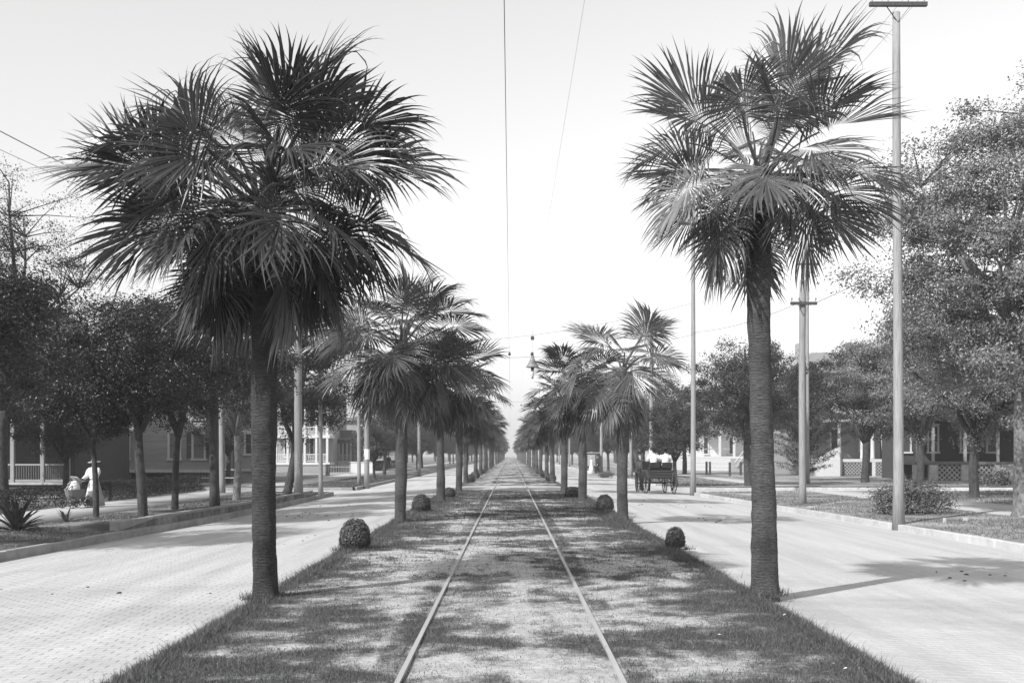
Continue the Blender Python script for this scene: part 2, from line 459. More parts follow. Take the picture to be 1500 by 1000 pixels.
# narrow paved crossings over the right-hand verge
def strip(name, a, b, wd, z, mat):
    a = Vector((a[0], a[1], 0)); b = Vector((b[0], b[1], 0)); d = (b - a).normalized(); r = Vector((-d.y, d.x, 0)) * wd / 2
    mb = MB(); n = 6
    for i in range(n):
        p = a.lerp(b, i / n); q = a.lerp(b, (i + 1) / n)
        zp, zq = (z(p.x, p.y), z(q.x, q.y)) if callable(z) else (z, z)
        mb.quad((*(p - r).xy, zp), (*(q - r).xy, zq), (*(q + r).xy, zq), (*(p + r).xy, zp))
    return tag(mb.build(name, mat), kind='structure')
zvr = lambda x, Y: float(np.interp(x, [kx(1, Y) + 0.16, 11.5, 14.3], [-0.12, -0.08, -0.06])) + 0.006
strip('footpath', (10.0, 34.6), (14.25, 41.2), 0.34, zvr, M['walk'])
strip('footpath', (9.7, 45.6), (14.2, 47.8), 1.1, zvr, M['walk'])
strip('footpath', (17.25, 47.0), (24, 47.6), 1.6, lambda x, Y: float(np.interp(x, [17.2, 24], [-0.06, -0.05])) + 0.006, M['walk'])

# kerbs: one structure per run, each stone a piece of its own
def kerb(path, top, depth, width, mat, step=1.6, far=6.0):
    root = None
    root = tag(empty('kerb', (path[0][0], path[0][1], 0)), kind='structure')
    o0 = Vector(root.location); rng = random.Random(len(path) + int(path[0][1] * 7))
    for (x0, y0), (x1, y1) in zip(path[:-1], path[1:]):
        a = Vector((x0, y0, 0)); b = Vector((x1, y1, 0)); L = (b - a).length
        st = step if min(y0, y1) < 60 and abs(x0) < 14 else far
        n = max(1, int(round(L / st)))
        for i in range(n):
            p = a.lerp(b, i / n); q = a.lerp(b, (i + 1) / n)
            tz = top((p.y + q.y) / 2) if callable(top) else top
            d = (q - p).normalized()
            mb = MB(); j = rng.uniform(-0.008, 0.008)
            mb.bar(p - o0 + d * 0.004 + Vector((0, 0, tz - depth / 2 + j)), q - o0 - d * 0.004 + Vector((0, 0, tz - depth / 2 + j)), width + rng.uniform(-0.006, 0.006), depth)
            mb.build('kerb_stone', mat, root, bevel=0.012)
    return root
def run(side, ys, off): return [(kx(side, y) + side * off, y) for y in ys]
kerb(run(-1, [4, 12, 19, 24, 30, 36, 43, 49.3], 0.09) , -0.105, 0.5, 0.16, M['kerb'])
kerb([(kx(-1, 49.3) - 0.2, 49.38), (-14, 49.38), (-70, 49.38)], -0.105, 0.5, 0.16, M['kerb'])
kerb([(-70, 56.62), (-14, 56.62), (-8.72, 56.62)], -0.105, 0.5, 0.16, M['kerb'])
kerb(run(-1, [56.75, 80, 120, 200, 320], 0.09), -0.105, 0.5, 0.16, M['kerb'])
kerb([(kx(-1, y) - 0.28 - 0.0, y) for y in (24.0, 30, 36, 45.0)], 0.12, 0.5, 0.2, M['kerb'], 2.4)
kerb(run(1, [4, 12, 20, 30, 42, 49.3], 0.09), -0.12, 0.45, 0.16, M['kerb_pale'])
kerb([(kx(1, 49.3) + 0.2, 49.38), (14, 49.38), (70, 49.38)], -0.11, 0.45, 0.16, M['kerb_pale'])
kerb([(70, 56.62), (14, 56.62), (9.0, 56.62)], -0.11, 0.45, 0.16, M['kerb_pale'])
kerb(run(1, [56.75, 80, 120, 200, 320], 0.09), -0.11, 0.45, 0.16, M['kerb_pale'])

# bricks of the paving near the camera: the nearest as single pieces, the others joined
def lay_bricks(road, side, seed):
    rng = np.random.default_rng(seed)
    items = []
    Y = 6.9; row = 0
    while Y < 21.0:
        wdt = 0.104
        off = (row % 2) * 0.106 + rng.uniform(-0.012, 0.012)
        x = 3.06 + off
        lim = min(abs(kx(side, Y)) - 0.12, (HX if side < 0 else 1500 - HX) / F * Y + 0.7)
        while x + 0.205 < lim:
            items.append((side * (x + 0.1025), Y + wdt / 2)); x += 0.212
        Y += 0.108; row += 1
    mb = MB(); mb.box(-0.104, 0.104, -0.0515, 0.0515, -0.03, 0.0)
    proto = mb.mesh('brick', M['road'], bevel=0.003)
    single = sorted(items, key=lambda p: p[1])[:300]; rest = sorted(items, key=lambda p: p[1])[300:]
    sl = -side * (0.2 / 6.0)
    for x, y in single:
        o = link_mesh('brick', proto, road, (x, y, road_z(x, y) + 0.0025 + rng.uniform(-0.0008, 0.0008)), (rng.uniform(-0.012, 0.012), math.atan(-sl) * 1.0 + rng.uniform(-0.01, 0.01), rng.uniform(-0.012, 0.012)))
    if rest:
        base = np.array([(-0.104, -0.0515, -0.02), (0.104, -0.0515, -0.02), (0.104, 0.0515, -0.02), (-0.104, 0.0515, -0.02),
                         (-0.102, -0.050, 0), (0.102, -0.050, 0), (0.102, 0.050, 0), (-0.102, 0.050, 0)])
        fq = np.array([(4, 5, 6, 7), (0, 1, 5, 4), (1, 2, 6, 5), (2, 3, 7, 6), (3, 0, 4, 7)])
        n = len(rest); R = np.array(rest)
        V = np.repeat(base[None], n, 0)
        rz = rng.uniform(-0.012, 0.012, n)[:, None]
        X = V[:, :, 0] - rz * V[:, :, 1]; Yv = V[:, :, 1] + rz * V[:, :, 0]
        z0 = np.array([road_z(a, b) for a, b in rest]) + 0.0025 + rng.uniform(-0.0008, 0.0008, n)
        Z = V[:, :, 2] + z0[:, None] + sl * X + X * rng.uniform(-0.01, 0.01, n)[:, None]
        V = np.stack([X + R[:, None, 0], Yv + R[:, None, 1], Z], 2).reshape(-1, 3)
        Fc = (fq[None] + 8 * np.arange(n)[:, None, None]).reshape(-1, 4)
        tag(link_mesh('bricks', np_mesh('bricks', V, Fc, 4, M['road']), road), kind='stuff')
lay_bricks(road_left, -1, 1); lay_bricks(road_right, 1, 2)

# rails
for s, lab in ((-1, 'worn steel streetcar rail on the shaggy palm side of the track'), (1, 'worn steel streetcar rail on the horse carriage side of the track')):
    mb = MB(); x = s * 0.835
    ys = stations(Y0, Y1)
    for a, b in zip(ys[:-1], ys[1:]):
        mb.box(x - 0.02, x + 0.02, a, b - 0.0005, -0.03, 0.014)
    tag(mb.build('streetcar_rail', M['rail']), lab, 'rail')

# ------------------------------------------------------------------ grass blades
def blades(name, P, hgt, wid, mat, seed):
    rng = np.random.default_rng(seed); n = len(P)
    a = rng.uniform(0, 2 * np.pi, n); lean = rng.normal(0, 0.55, (n, 2)) * hgt[:, None]
    dx = np.cos(a) * wid / 2; dy = np.sin(a) * wid / 2
    z = P[:, 2] - 0.006
    A = np.stack([P[:, 0] - dx, P[:, 1] - dy, z], 1); B = np.stack([P[:, 0] + dx, P[:, 1] + dy, z], 1)
    T = np.stack([P[:, 0] + lean[:, 0], P[:, 1] + lean[:, 1], z + hgt], 1)
    V = np.stack([A, B, T], 1).reshape(-1, 3)
    return tag(link_mesh(name, np_mesh(name, V, np.arange(3 * n).reshape(-1, 3), 3, mat)), kind='stuff')
def median_blades(a, b, n, h, wd, seed):
    rng = np.random.default_rng(seed)
    Ys, xs, V, Cv = med
    x = rng.uniform(-3.1, 3.1, n); Y = rng.uniform(a, b, n)
    keep = np.abs(x) < 0.5 * Y + 0.5
    x = x[keep]; Y = Y[keep]
    i = np.clip(((Y - Ys[0]) / (Ys[1] - Ys[0])).astype(int), 0, len(Ys) - 1); j = np.clip(((x - xs[0]) / (xs[1] - xs[0])).round().astype(int), 0, NX - 1)
    c = Cv[i, j]
    keep = (rng.uniform(0, 1, len(x)) < np.clip((c - 0.24) * 1.5, 0.12, 1)) & (np.abs(np.abs(x) - 0.835) > 0.032)
    x = x[keep]; Y = Y[keep]; c = c[keep]; z = V[i[keep], j[keep], 2]
    xv = V[i[keep], j[keep], 0]
    hh = h * rng.uniform(0.5, 1.3, len(x)) * (0.6 + 0.7 * c) * np.where(np.abs(x) > 2.75, 2.0, 1.0) * np.where(rng.uniform(0, 1, len(x)) < 0.04, 2.0, 1.0)
    o = blades('short_grass', np.stack([x, Y, z], 1), hh, wd * rng.uniform(0.7, 1.3, len(x)), M['blade'], seed)
    tag(o, 'patchy short grass growing over the sandy streetcar median', 'grass')
median_blades(7.0, 14, 300000, 0.025, 0.007, 11)
median_blades(14, 26, 260000, 0.03, 0.011, 12)
median_blades(26, 48.4, 150000, 0.045, 0.02, 13)
def field_blades(xa, xb, ya, yb, n, h, wd, zf, thr, mat, seed, lab):
    rng = np.random.default_rng(seed)
    x = rng.uniform(xa, xb, n); Y = rng.uniform(ya, yb, n)
    d = np.array([fbm(a, b, 0.5, 3) for a, b in zip(x, Y)])
    kk = np.array([kx(-1 if xa < 0 else 1, b) for b in Y])
    keep = (d > thr + rng.normal(0, 0.12, n)) & (np.abs(x) > np.abs(kk) + 0.2)
    x = x[keep]; Y = Y[keep]; z = np.array([zf(a, b) for a, b in zip(x, Y)])
    o = blades('verge_grass', np.stack([x, Y, z], 1), h * rng.uniform(0.4, 1.4, len(x)), wd * rng.uniform(0.7, 1.3, len(x)), mat, seed)
    tag(o, lab, 'grass')
def zl(x, Y):
    v = vz_left(Y)
    return float(np.interp(x, [-12, -10.8, kx(-1, Y) - 0.16], [-0.06, -0.06 + 0.5 * (v + 0.06), v]))
def zr(x, Y): return float(np.interp(x, [kx(1, Y), 11.5, 14.3], [-0.12, -0.08, -0.06]))
field_blades(-12, -8.6, 17, 49, 26000, 0.06, 0.018, zl, 0.05, M['blade'], 21, 'sparse grass on the bare verge under the oaks')
field_blades(8.9, 14.2, 19, 49, 40000, 0.06, 0.02, zr, -0.02, M['blade_dry'], 22, 'pale grass on the verge round the tall crossarm pole')
field_blades(17.3, 32, 28, 49, 40000, 0.09, 0.035, lambda x, Y: float(np.interp(x, [17.2, 24, 40], [-0.06, -0.05, -0.05])), -0.1, M['blade_dry'], 23, 'pale lawn grass before the dark porch house')
field_blades(-12, -8.7, 57, 90, 16000, 0.07, 0.04, lambda x, Y: -0.08, -0.1, M['blade'], 24, 'grass on the verge beyond the cross street by the notice pole')
field_blades(8.9, 14.2, 57, 90, 16000, 0.07, 0.04, lambda x, Y: -0.08, -0.1, M['blade_dry'], 25, 'grass on the verge beyond the cross street, carriage side')

# ------------------------------------------------------------------ cabbage palms
def nrm(a): return a / np.maximum(np.linalg.norm(a, axis=-1, keepdims=True), 1e-9)
def frond_mesh(name, seed, e0, Lp=0.95, R=1.05, nseg=36, bend=35, cbend=45, droop=0.9, fold=0.35, split=0.58, rings=(0.05, 0.26, 0.45, 0.65, 0.83, 1.0), mat=None, petiole=True):
    """a costapalmate fan leaf: petiole, curved costa, pleated segments split at the tips; +X outwards, Z up"""
    rng = np.random.default_rng(seed)
    V = []; Fc = []
    def add_strip(pts, wv, hw, nv, ridge):
        base = len(V)
        for k in range(len(pts)):
            V.append(pts[k] - wv[k] * hw[k]); V.append(pts[k] + nv[k] * ridge[k]); V.append(pts[k] + wv[k] * hw[k])
        for k in range(len(pts) - 1):
            a = base + 3 * k
            Fc.append((a, a + 1, a + 4, a + 3)); Fc.append((a + 1, a + 2, a + 5, a + 4))
    ang = lambda u: math.radians(e0 - bend * u ** 1.4)
    p = np.zeros(3); pet = [p.copy()]; n = 7
    for k in range(n):
        a = ang((k + 0.5) / n); p = p + np.array([math.cos(a), 0, math.sin(a)]) * Lp / n; pet.append(p.copy())
    pet = np.array(pet)
    yv = np.tile(np.array([0.0, 1, 0]), (len(pet), 1))
    if petiole:
        nvp = np.array([[-math.sin(ang(k / n)), 0, math.cos(ang(k / n))] for k in range(n + 1)])
        add_strip(pet, yv, np.linspace(0.034, 0.016, n + 1), nvp, np.full(n + 1, 0.012))
        add_strip(pet - nvp * 0.001, -yv, np.linspace(0.034, 0.016, n + 1), -nvp, np.full(n + 1, 0.014))
    aend = e0 - bend; Lc = 0.42 * R
    ca = lambda u: math.radians(aend - cbend * u)
    cp = [p.copy()]; m = 10
    for k in range(m):
        a = ca((k + 0.5) / m); cp.append(cp[-1] + np.array([math.cos(a), 0, math.sin(a)]) * Lc / m)
    cp = np.array(cp)
    f = np.array(rings); K = len(f)
    span = rng.uniform(1.95, 2.35); tw = rng.uniform(-0.15, 0.15)
    clump_a = rng.uniform(0.01, 0.035); clump_p = rng.uniform(0, 6); kink = rng.uniform(0, 6)
    for i in range(nseg):
        t = (i + 0.5) / nseg * 2 - 1
        u = (1 - abs(t)) ** 0.9
        a = ca(u); base = cp[0] + (np.array([np.interp(u, np.linspace(0, 1, m + 1), cp[:, c]) for c in range(3)]) - cp[0])
        d = np.array([math.cos(a), 0, math.sin(a)]); nn = np.array([-math.sin(a), 0, math.cos(a)])
        sg = 1 if t > 0 else -1
        fo = fold * (0.6 + 0.4 * abs(t)) + tw * sg
        side = sg * math.cos(fo) * np.array([0, 1.0, 0]) + math.sin(fo) * nn
        th = abs(t) * span + clump_a * math.sin(i * 1.31 + clump_p) + rng.normal(0, 0.022)
        dr = math.cos(th) * d + math.sin(th) * side
        L = R * (0.66 + 0.34 * math.cos(th * 0.62)) * rng.uniform(0.86, 1.1)
        dp = droop * rng.uniform(0.5, 1.5) * (1 + 0.5 * math.sin(i * 0.5 + kink))
        if rng.random() < 0.10: dp *= 2.4
        pts = []; ds = []
        q = base.copy(); fp = 0.0
        jit = rng.normal(0, 0.035, 3)
        for k in range(K):
            fm = 0.5 * (fp + f[k])
            dk = dr + np.array([0, 0, -1.0]) * dp * 2.6 * max(fm - 0.4, 0) ** 1.4 + jit * fm * fm * 4
            dk = dk / np.linalg.norm(dk); q = q + dk * L * (f[k] - fp); fp = f[k]
            pts.append(q.copy()); ds.append(dk)
        pts = np.array(pts); ds = np.array(ds)
        wv = nrm(np.cross(ds, nn)); nv = nrm(np.cross(wv, ds))
        dth = 2 * span / nseg
        hs = 0.5 * dth * L * split
        hw = np.where(f <= split, 0.52 * dth * L * f, hs * np.clip((1 - f) / (1 - split), 0.03, 1) ** 1.15)
        rid = hw * (0.75 if i % 2 else -0.75) * np.where(f <= split, 0.75, 0.9)
        add_strip(pts, wv, hw, nv, rid)
    return np_mesh(name, np.array(V), np.array(Fc), 4, mat)

CLASSES = [88, 70, 52, 34, 14, -8, -30, -52]
def frond_lib(tagname, nvar, nseg, mat, seed, rings, scale=1.0):
    lib = []
    for ci, e in enumerate(CLASSES):
        row = []
        old = ci / (len(CLASSES) - 1)
        for v in range(nvar):
            r = random.Random(seed + 31 * ci + v)
            row.append(frond_mesh('frond_' + tagname, seed + 100 * ci + v, e + r.uniform(-8, 8), Lp=r.uniform(0.9, 1.2) * (0.7 if ci == 0 else 0.85 if ci == 1 else 0.5 if old > 0.7 else 0.75 if old > 0.5 else 1.0),
                                  R=r.uniform(0.86, 1.02) * (0.88 if old > 0.6 else 1.0), nseg=nseg, bend=r.uniform(20, 45) * (0.5 if ci == 0 else 1), cbend=r.uniform(8, 48) * (0.5 if ci == 0 else 1.0),
                                  droop=r.uniform(0.12, 0.7) + 0.4 * old, fold=r.uniform(0.15, 0.65) if old < 0.35 else r.uniform(-0.35, 0.5) if old < 0.7 else r.uniform(-0.65, 0.15), rings=rings, mat=mat))
        lib.append(row)
    return lib
RN = (0.05, 0.3, 0.58, 0.7, 0.82, 0.92, 1.0); RF = (0.06, 0.58, 0.8, 1.0)
LIB_NEAR = frond_lib('near', 7, 60, M['frond'], 1000, RN)
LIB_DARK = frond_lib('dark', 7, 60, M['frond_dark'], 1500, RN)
LIB_MID = frond_lib('mid', 3, 30, M['frond_far'], 3000, RF)
LIB_DRY = [frond_mesh('frond_dry', 5000 + k, -48 - 6 * k, Lp=0.6, R=0.85, nseg=26, bend=25, cbend=30, droop=2.2, fold=-0.1, rings=RN, mat=M['frond_dry']) for k in range(3)]

def palm_trunk(h, r0, r1, seed, mat, segs=22, lean=(0, 0), dz=0.03):
    rng = random.Random(seed); n = max(6, int(h / dz)); V = []; Fc = []
    ph = rng.uniform(0, 6)
    for i in range(n + 1):
        t = i / n; z = h * t
        r = r0 + (r1 - r0) * t + 0.022 * math.sin(t * 7 + ph) * 0.5 + 0.02 * math.exp(-z / 0.12) * r0 / 0.17
        cx = lean[0] * t ** 1.3 + 0.02 * math.sin(t * 5 + ph); cy = lean[1] * t ** 1.3
        scar = rng.uniform(-0.0012, 0.0012)
        for k in range(segs):
            a = 2 * math.pi * k / segs
            rr = r + scar + 0.016 * mnoise.noise(Vector((math.cos(a) * 2.2, math.sin(a) * 2.2, z * 3 + seed))) + 0.009 * mnoise.noise(Vector((math.cos(a) * 6, math.sin(a) * 6, z * 9 + seed)))
            V.append((cx + rr * math.cos(a), cy + rr * math.sin(a), z - 0.12 * (i == 0)))
    for i in range(n):
        for k in range(segs):
            k2 = (k + 1) % segs; Fc.append((i * segs + k, i * segs + k2, (i + 1) * segs + k2, (i + 1) * segs + k))
    return np_mesh('trunk', np.array(V), np.array(Fc), 4, mat, True)

def boots(h0, h1, r, seed, mat, n=26):
    """old leaf bases and crossed petiole stubs under the crown"""
    rng = random.Random(seed); mb = MB()
    for i in range(n):
        a = i * 2.39996; z = h0 + (h1 - h0) * i / n
        d = Vector((math.cos(a), math.sin(a), 0)); L = rng.uniform(0.12, 0.3)
        mb.bar(d * (r * 0.8) + Vector((0, 0, z)), d * (r + L * 0.55) + Vector((0, 0, z + L)), rng.uniform(0.05, 0.08), 0.03)
    return mb.mesh('leaf_base', mat)

def palm(loc, hub, r0, r1, nf, lib, scale, seed, label, group=None, bark=None, spread=(84, -46), power=0.9, extra=(), dry=3, lean=(0, 0), gapf=None, segs=22, dz=0.03, name='cabbage_palm', twist=0.55):
    rng = random.Random(seed)
    root = empty(name, loc); tag(root, label, 'palm tree', group)
    bark = bark or M['palm_bark']
    link_mesh('trunk', palm_trunk(hub - 0.15, r0, r1, seed, bark, segs, lean, dz), root)
    link_mesh('leaf_base', boots(hub - 0.75, hub - 0.1, r1, seed + 3, M['palm_bark_dark']), root, (lean[0], lean[1], 0))
    def put(az, el, sc_, zoff):
        ci = min(range(len(CLASSES)), key=lambda k: abs(CLASSES[k] - el))
        me = rng.choice(lib[ci]); residual = CLASSES[ci] - el
        link_mesh('frond', me, root, (lean[0] + 0.07 * math.cos(az), lean[1] + 0.07 * math.sin(az), hub + zoff),
                  (rng.uniform(-twist, twist), math.radians(residual), az), (sc_,) * 3)
    for i in range(nf):
        u = (i + 0.5) / nf
        az = i * 2.39996 + rng.uniform(-0.3, 0.3)
        el = spread[0] + (spread[1] - spread[0]) * u ** power + rng.uniform(-7, 7)
        if gapf and gapf(az, el): continue
        put(az, el, scale * rng.uniform(0.88, 1.08), 0.12 - 0.5 * u)
    for az, el, s_ in extra: put(math.radians(az), el, scale * s_, 0.05)
    for k in range(dry):
        az = rng.uniform(0, 6.28)
        link_mesh('dead_frond', rng.choice(LIB_DRY), root, (lean[0] + 0.1 * math.cos(az), lean[1] + 0.1 * math.sin(az), hub - 0.4), (0, 0, az), (scale * rng.uniform(0.8, 1.0),) * 3)
    return root

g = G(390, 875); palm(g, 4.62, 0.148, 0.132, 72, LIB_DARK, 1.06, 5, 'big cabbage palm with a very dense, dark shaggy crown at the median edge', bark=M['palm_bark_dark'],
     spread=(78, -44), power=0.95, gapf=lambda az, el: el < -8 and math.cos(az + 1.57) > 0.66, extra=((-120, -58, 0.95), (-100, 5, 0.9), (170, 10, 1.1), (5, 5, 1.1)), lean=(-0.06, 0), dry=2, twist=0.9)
g = G(1118, 869); palm(g, 5.0, 0.15, 0.135, 26, LIB_NEAR, 0.87, 8, 'cabbage palm with an open crown of separate fans opposite the shaggy palm', spread=(86, -36), power=1.0, gapf=lambda az, el: el < -2 and math.cos(az + 1.57) > 0.6, twist=0.7, dry=0,
     extra=((-95, 8, 0.85), (-75, 14, 1.0), (-50, -8, 1.0), (180, 40, 0.95), (175, 22, 1.0), (200, 4, 1.0), (150, -10, 1.0), (215, -34, 1.0), (-10, 44, 1.0), (12, 26, 1.05), (-20, 2, 1.05), (5, -18, 1.0), (-35, -34, 1.0), (190, -42, 0.95), (-120, 80, 1.15), (60, 84, 1.2), (200, 76, 1.1), (-30, 80, 1.3)), lean=(-0.05, 0))
P2 = [(587, 764, 4.35, 0.145, 48, 1.22, 'second cabbage palm of the shaggy palm\'s row, between two clipped globe bushes'),
      (645, 734, 4.4, 0.15, 40, 1.12, 'third cabbage palm of the shaggy palm\'s row, before the last globe bush'),
      (672.5, 718.6, 4.4, 0.15, 38, 1.1, 'fourth cabbage palm of the shaggy palm\'s row, last before the cross street')]
for k, (px, py, hub, r, nf, s_, lab) in enumerate(P2):
    palm(G(px, py), hub, r, r * 0.88, nf, LIB_DARK if k == 0 else LIB_MID, s_, 20 + k, lab, dry=1, segs=16)
P3 = [(912.5, 762, 3.85, 0.15, 34, 0.96, 'second cabbage palm in the open-crowned palm\'s row, near a clipped globe bush'),
      (853, 733, 4.2, 0.15, 38, 0.97, 'third cabbage palm in the open-crowned palm\'s row, beside a low square bush'),
      (826, 718.6, 4.1, 0.15, 36, 0.92, 'fourth cabbage palm in the open-crowned palm\'s row, last before the cross street')]
for k, (px, py, hub, r, nf, s_, lab) in enumerate(P3):
    palm(G(px, py), hub, r, r * 0.88, nf, LIB_NEAR if k == 0 else LIB_MID, s_, 30 + k, lab, dry=1, segs=16)
# beyond the cross street
rngp = random.Random(77)
far_trunks = [palm_trunk(4.2, 0.17, 0.14, 200 + k, M['palm_bark'], 10, (0, 0), 0.12) for k in range(3)]
far_crowns = []
for k in range(4):                                     # joined crowns for palms too far for single fans
    rr = random.Random(k); Vs = []; Fs = []; nb = 0
    for i in range(26):
        u = (i + 0.5) / 26; el = 86 - 144 * u; ci = min(range(len(CLASSES)), key=lambda q: abs(CLASSES[q] - el))
        me = rr.choice(LIB_MID[ci]); co = np.empty(len(me.vertices) * 3, dtype=np.float32); me.vertices.foreach_get('co', co); co = co.reshape(-1, 3)
        lv = np.empty(len(me.loops), dtype=np.int32); me.loops.foreach_get('vertex_index', lv)
        R3 = np.array(Euler((rr.uniform(-.2, .2), 0, i * 2.4 + rr.uniform(-.3, .3))).to_matrix())
        Vs.append(co @ R3.T * rr.uniform(0.9, 1.08) + np.array([0, 0, 0.12 - 0.5 * u])); Fs.append(lv.reshape(-1, 4) + nb); nb += len(co)
    far_crowns.append(np_mesh('crown', np.concatenate(Vs), np.concatenate(Fs), 4, M['frond_far']))
for side, row, gl in ((-1, 'shaggy palm\'s row', 'palms of the shaggy palm\'s row beyond the cross street'), (1, 'open-crowned palm\'s row', 'palms of the open-crowned palm\'s row beyond the cross street')):
    Y = 60.0 if side < 0 else 62.0; k = 0
    while Y < 430:
        if not 157 < Y < 171:
            x = side * (2.55 + rngp.uniform(-0.12, 0.12)); hub = rngp.uniform(3.9, 4.6) - (0.3 if side > 0 else 0.1); s_ = rngp.uniform(0.95, 1.12) - (0.1 if side > 0 else 0)
            ords = ['first', 'second', 'third', 'fourth', 'fifth', 'sixth', 'seventh', 'eighth']
            lab = (ords[k] + ' cabbage palm beyond the cross street in the ' + row) if k < 8 else 'far cabbage palm, past the eighth one beyond the crossing, in the ' + row
            if Y < 125:
                palm((x, Y, 0), hub, 0.155, 0.135, 36, LIB_MID, s_, 300 + k + 50 * (side + 1), lab, gl, dry=1, segs=12, dz=0.1)
            else:
                root = empty('cabbage_palm', (x, Y, 0)); tag(root, lab, 'palm tree', gl)
                link_mesh('trunk', rngp.choice(far_trunks), root, (0, 0, 0), (0, 0, rngp.uniform(0, 6)), (1, 1, hub / 4.2))
                link_mesh('crown', rngp.choice(far_crowns), root, (0, 0, hub), (0, 0, rngp.uniform(0, 6)), (s_,) * 3)
        Y += rngp.uniform(11.0, 12.4); k += 1

# ------------------------------------------------------------------ broadleaf trees
def leaf_cloud(P, out, size, seed, upb=0.5, outb=0.5, asp=0.5):
    """P: leaf centres, out: outward directions"""
    rng = np.random.default_rng(seed); n = len(P)
    nv = nrm(rng.normal(0, 1, (n, 3)) * 0.5 + np.array([0, 0, upb]) + out * outb)
    r = rng.normal(0, 1, (n, 3)); u = nrm(np.cross(nv, r)); v = np.cross(nv, u)
    L = (size * rng.uniform(0.6, 1.35, n))[:, None]
    fold = nv * L * 0.12
    V = np.stack([P - u * L * 0.5, P + v * L * asp * 0.5 + fold, P + u * L * 0.5, P - v * L * asp * 0.5 + fold], 1).reshape(-1, 3)
    Fc = np.arange(4 * n).reshape(-1, 4)
    return V, Fc
def oak_meshes(seed, H, fork, trunk_r, rx, z0, z1, nclump, per, leaf, lmat, bmat, crad=0.55, nlimb=5, lean=(0, 0), sparse_top=0.0, shell=0.5, flat=1.0, twigs=True):
    """trunk + limbs mesh and crown mesh; the crown fills an uneven ellipsoid of leaf clumps"""
    rng = random.Random(seed); nr = np.random.default_rng(seed)
    zc = (z0 + z1) / 2; rz = (z1 - z0) / 2
    mb = MB()
    top = Vector((lean[0], lean[1], fork))
    pts = []; rad = []
    for i in range(9):
        t = (0, 0.06, 0.14, 0.28, 0.45, 0.6, 0.75, 0.88, 1.0)[i]
        pts.append(Vector((lean[0] * t + 0.05 * math.sin(3 * t + seed), lean[1] * t + 0.04 * math.sin(4 * t + 2 * seed), -0.1 + (fork + 0.1) * t)))
        rad.append(trunk_r * (1 + (0.3 if i == 0 else 0.0) - 0.2 * t))
    mb.tube(pts, rad, 12)
    limbs = []
    for k in range(nlimb):
        a = k * 2 * math.pi / nlimb + rng.uniform(-0.4, 0.4)
        rr = rx * rng.uniform(0.45, 0.8); ze = zc + rz * rng.uniform(-0.1, 0.75)
        if k == 0: rr *= 0.2; ze = z1 - 0.15 * rz
        e = Vector((lean[0] + rr * math.cos(a), lean[1] + rr * math.sin(a), ze))
        mid = top.lerp(e, 0.5) + Vector((rng.uniform(-.2, .2), rng.uniform(-.2, .2), 0.12 * rz - 0.1)); lp = []
        for i in range(7):
            t = i / 6; lp.append(top * (1 - t) ** 2 + mid * 2 * t * (1 - t) + e * t * t + Vector((0.22 * math.sin(5 * t + k * 2), 0.22 * math.sin(6 * t + k), 0)) * rx * 0.3 * (t > 0))
        lp[0] = top - Vector((0, 0, 0.15))
        mb.tube(lp, [trunk_r * (0.62 - 0.5 * i / 6) for i in range(7)], 7)
        limbs += lp[2:]
    cl = []
    tries = 0
    while len(cl) < nclump and tries < nclump * 40:
        tries += 1
        v = nr.normal(0, 1, 3); v /= np.linalg.norm(v); r = rng.random() ** (1 / (2.0 + 2 * shell))
        lump = 1 + 0.3 * mnoise.noise(Vector(v * 1.7) + Vector((seed * 1.3, 0, 0)))
        p = Vector((lean[0] + v[0] * r * rx * lump, lean[1] + v[1] * r * rx * lump, zc + v[2] * r * rz * lump * flat))
        if p.z < z0 + 0.3 * rz * (0.5 * math.sin(3 * math.atan2(v[1], v[0]) + seed) + 0.2): continue
        if sparse_top and rng.random() < sparse_top * max(0, (p.z - zc) / rz + 0.2): continue
        cl.append(p)
    LP = []; LO = []
    ctr = np.array([lean[0], lean[1], zc])
    for p in cl:
        q = min(limbs, key=lambda s: (s - p).length + 2.0 * max(0, s.z - p.z + 0.25))
        if twigs:
            m_ = q.lerp(p, 0.5) + Vector((0, 0, rng.uniform(-0.05, 0.15)))
            mb.tube([q, m_, p], [trunk_r * 0.12, trunk_r * 0.08, 0.006], 4, cap=False)
        n = int(per * rng.uniform(0.5, 1.5)); cr = crad * rng.uniform(0.7, 1.35)
        # a clump is a spray: flattened, longer outward
        o = np.array(p) - ctr; o /= max(np.linalg.norm(o), 1e-6)
        d = nrm(nr.normal(0, 1, (n, 3))) * (nr.random((n, 1)) ** 0.45) * np.array([1, 1, 0.5]) * cr * 0.95
        d *= (1 + 0.35 * np.sin(3 * np.arctan2(d[:, 1], d[:, 0]) + rng.uniform(0, 6)))[:, None]
        LP.append(np.array(p)[None] + d); LO.append(nrm(d + o[None] * cr * 0.5))
    P = np.concatenate(LP); O = np.concatenate(LO)
    V, Fc = leaf_cloud(P, O, leaf, seed)
    return mb.mesh('trunk', bmat, True), np_mesh('crown', V, Fc, 4, lmat)
def place_tree(meshes, loc, rz, s_, label, group=None, name='oak_tree', cat='tree', sz=None):
    root = empty(name, loc, rz); root.scale = (s_, s_, sz or s_); tag(root, label, cat, group)
    link_mesh('trunk', meshes[0], root); link_mesh('crown', meshes[1], root)
    return root

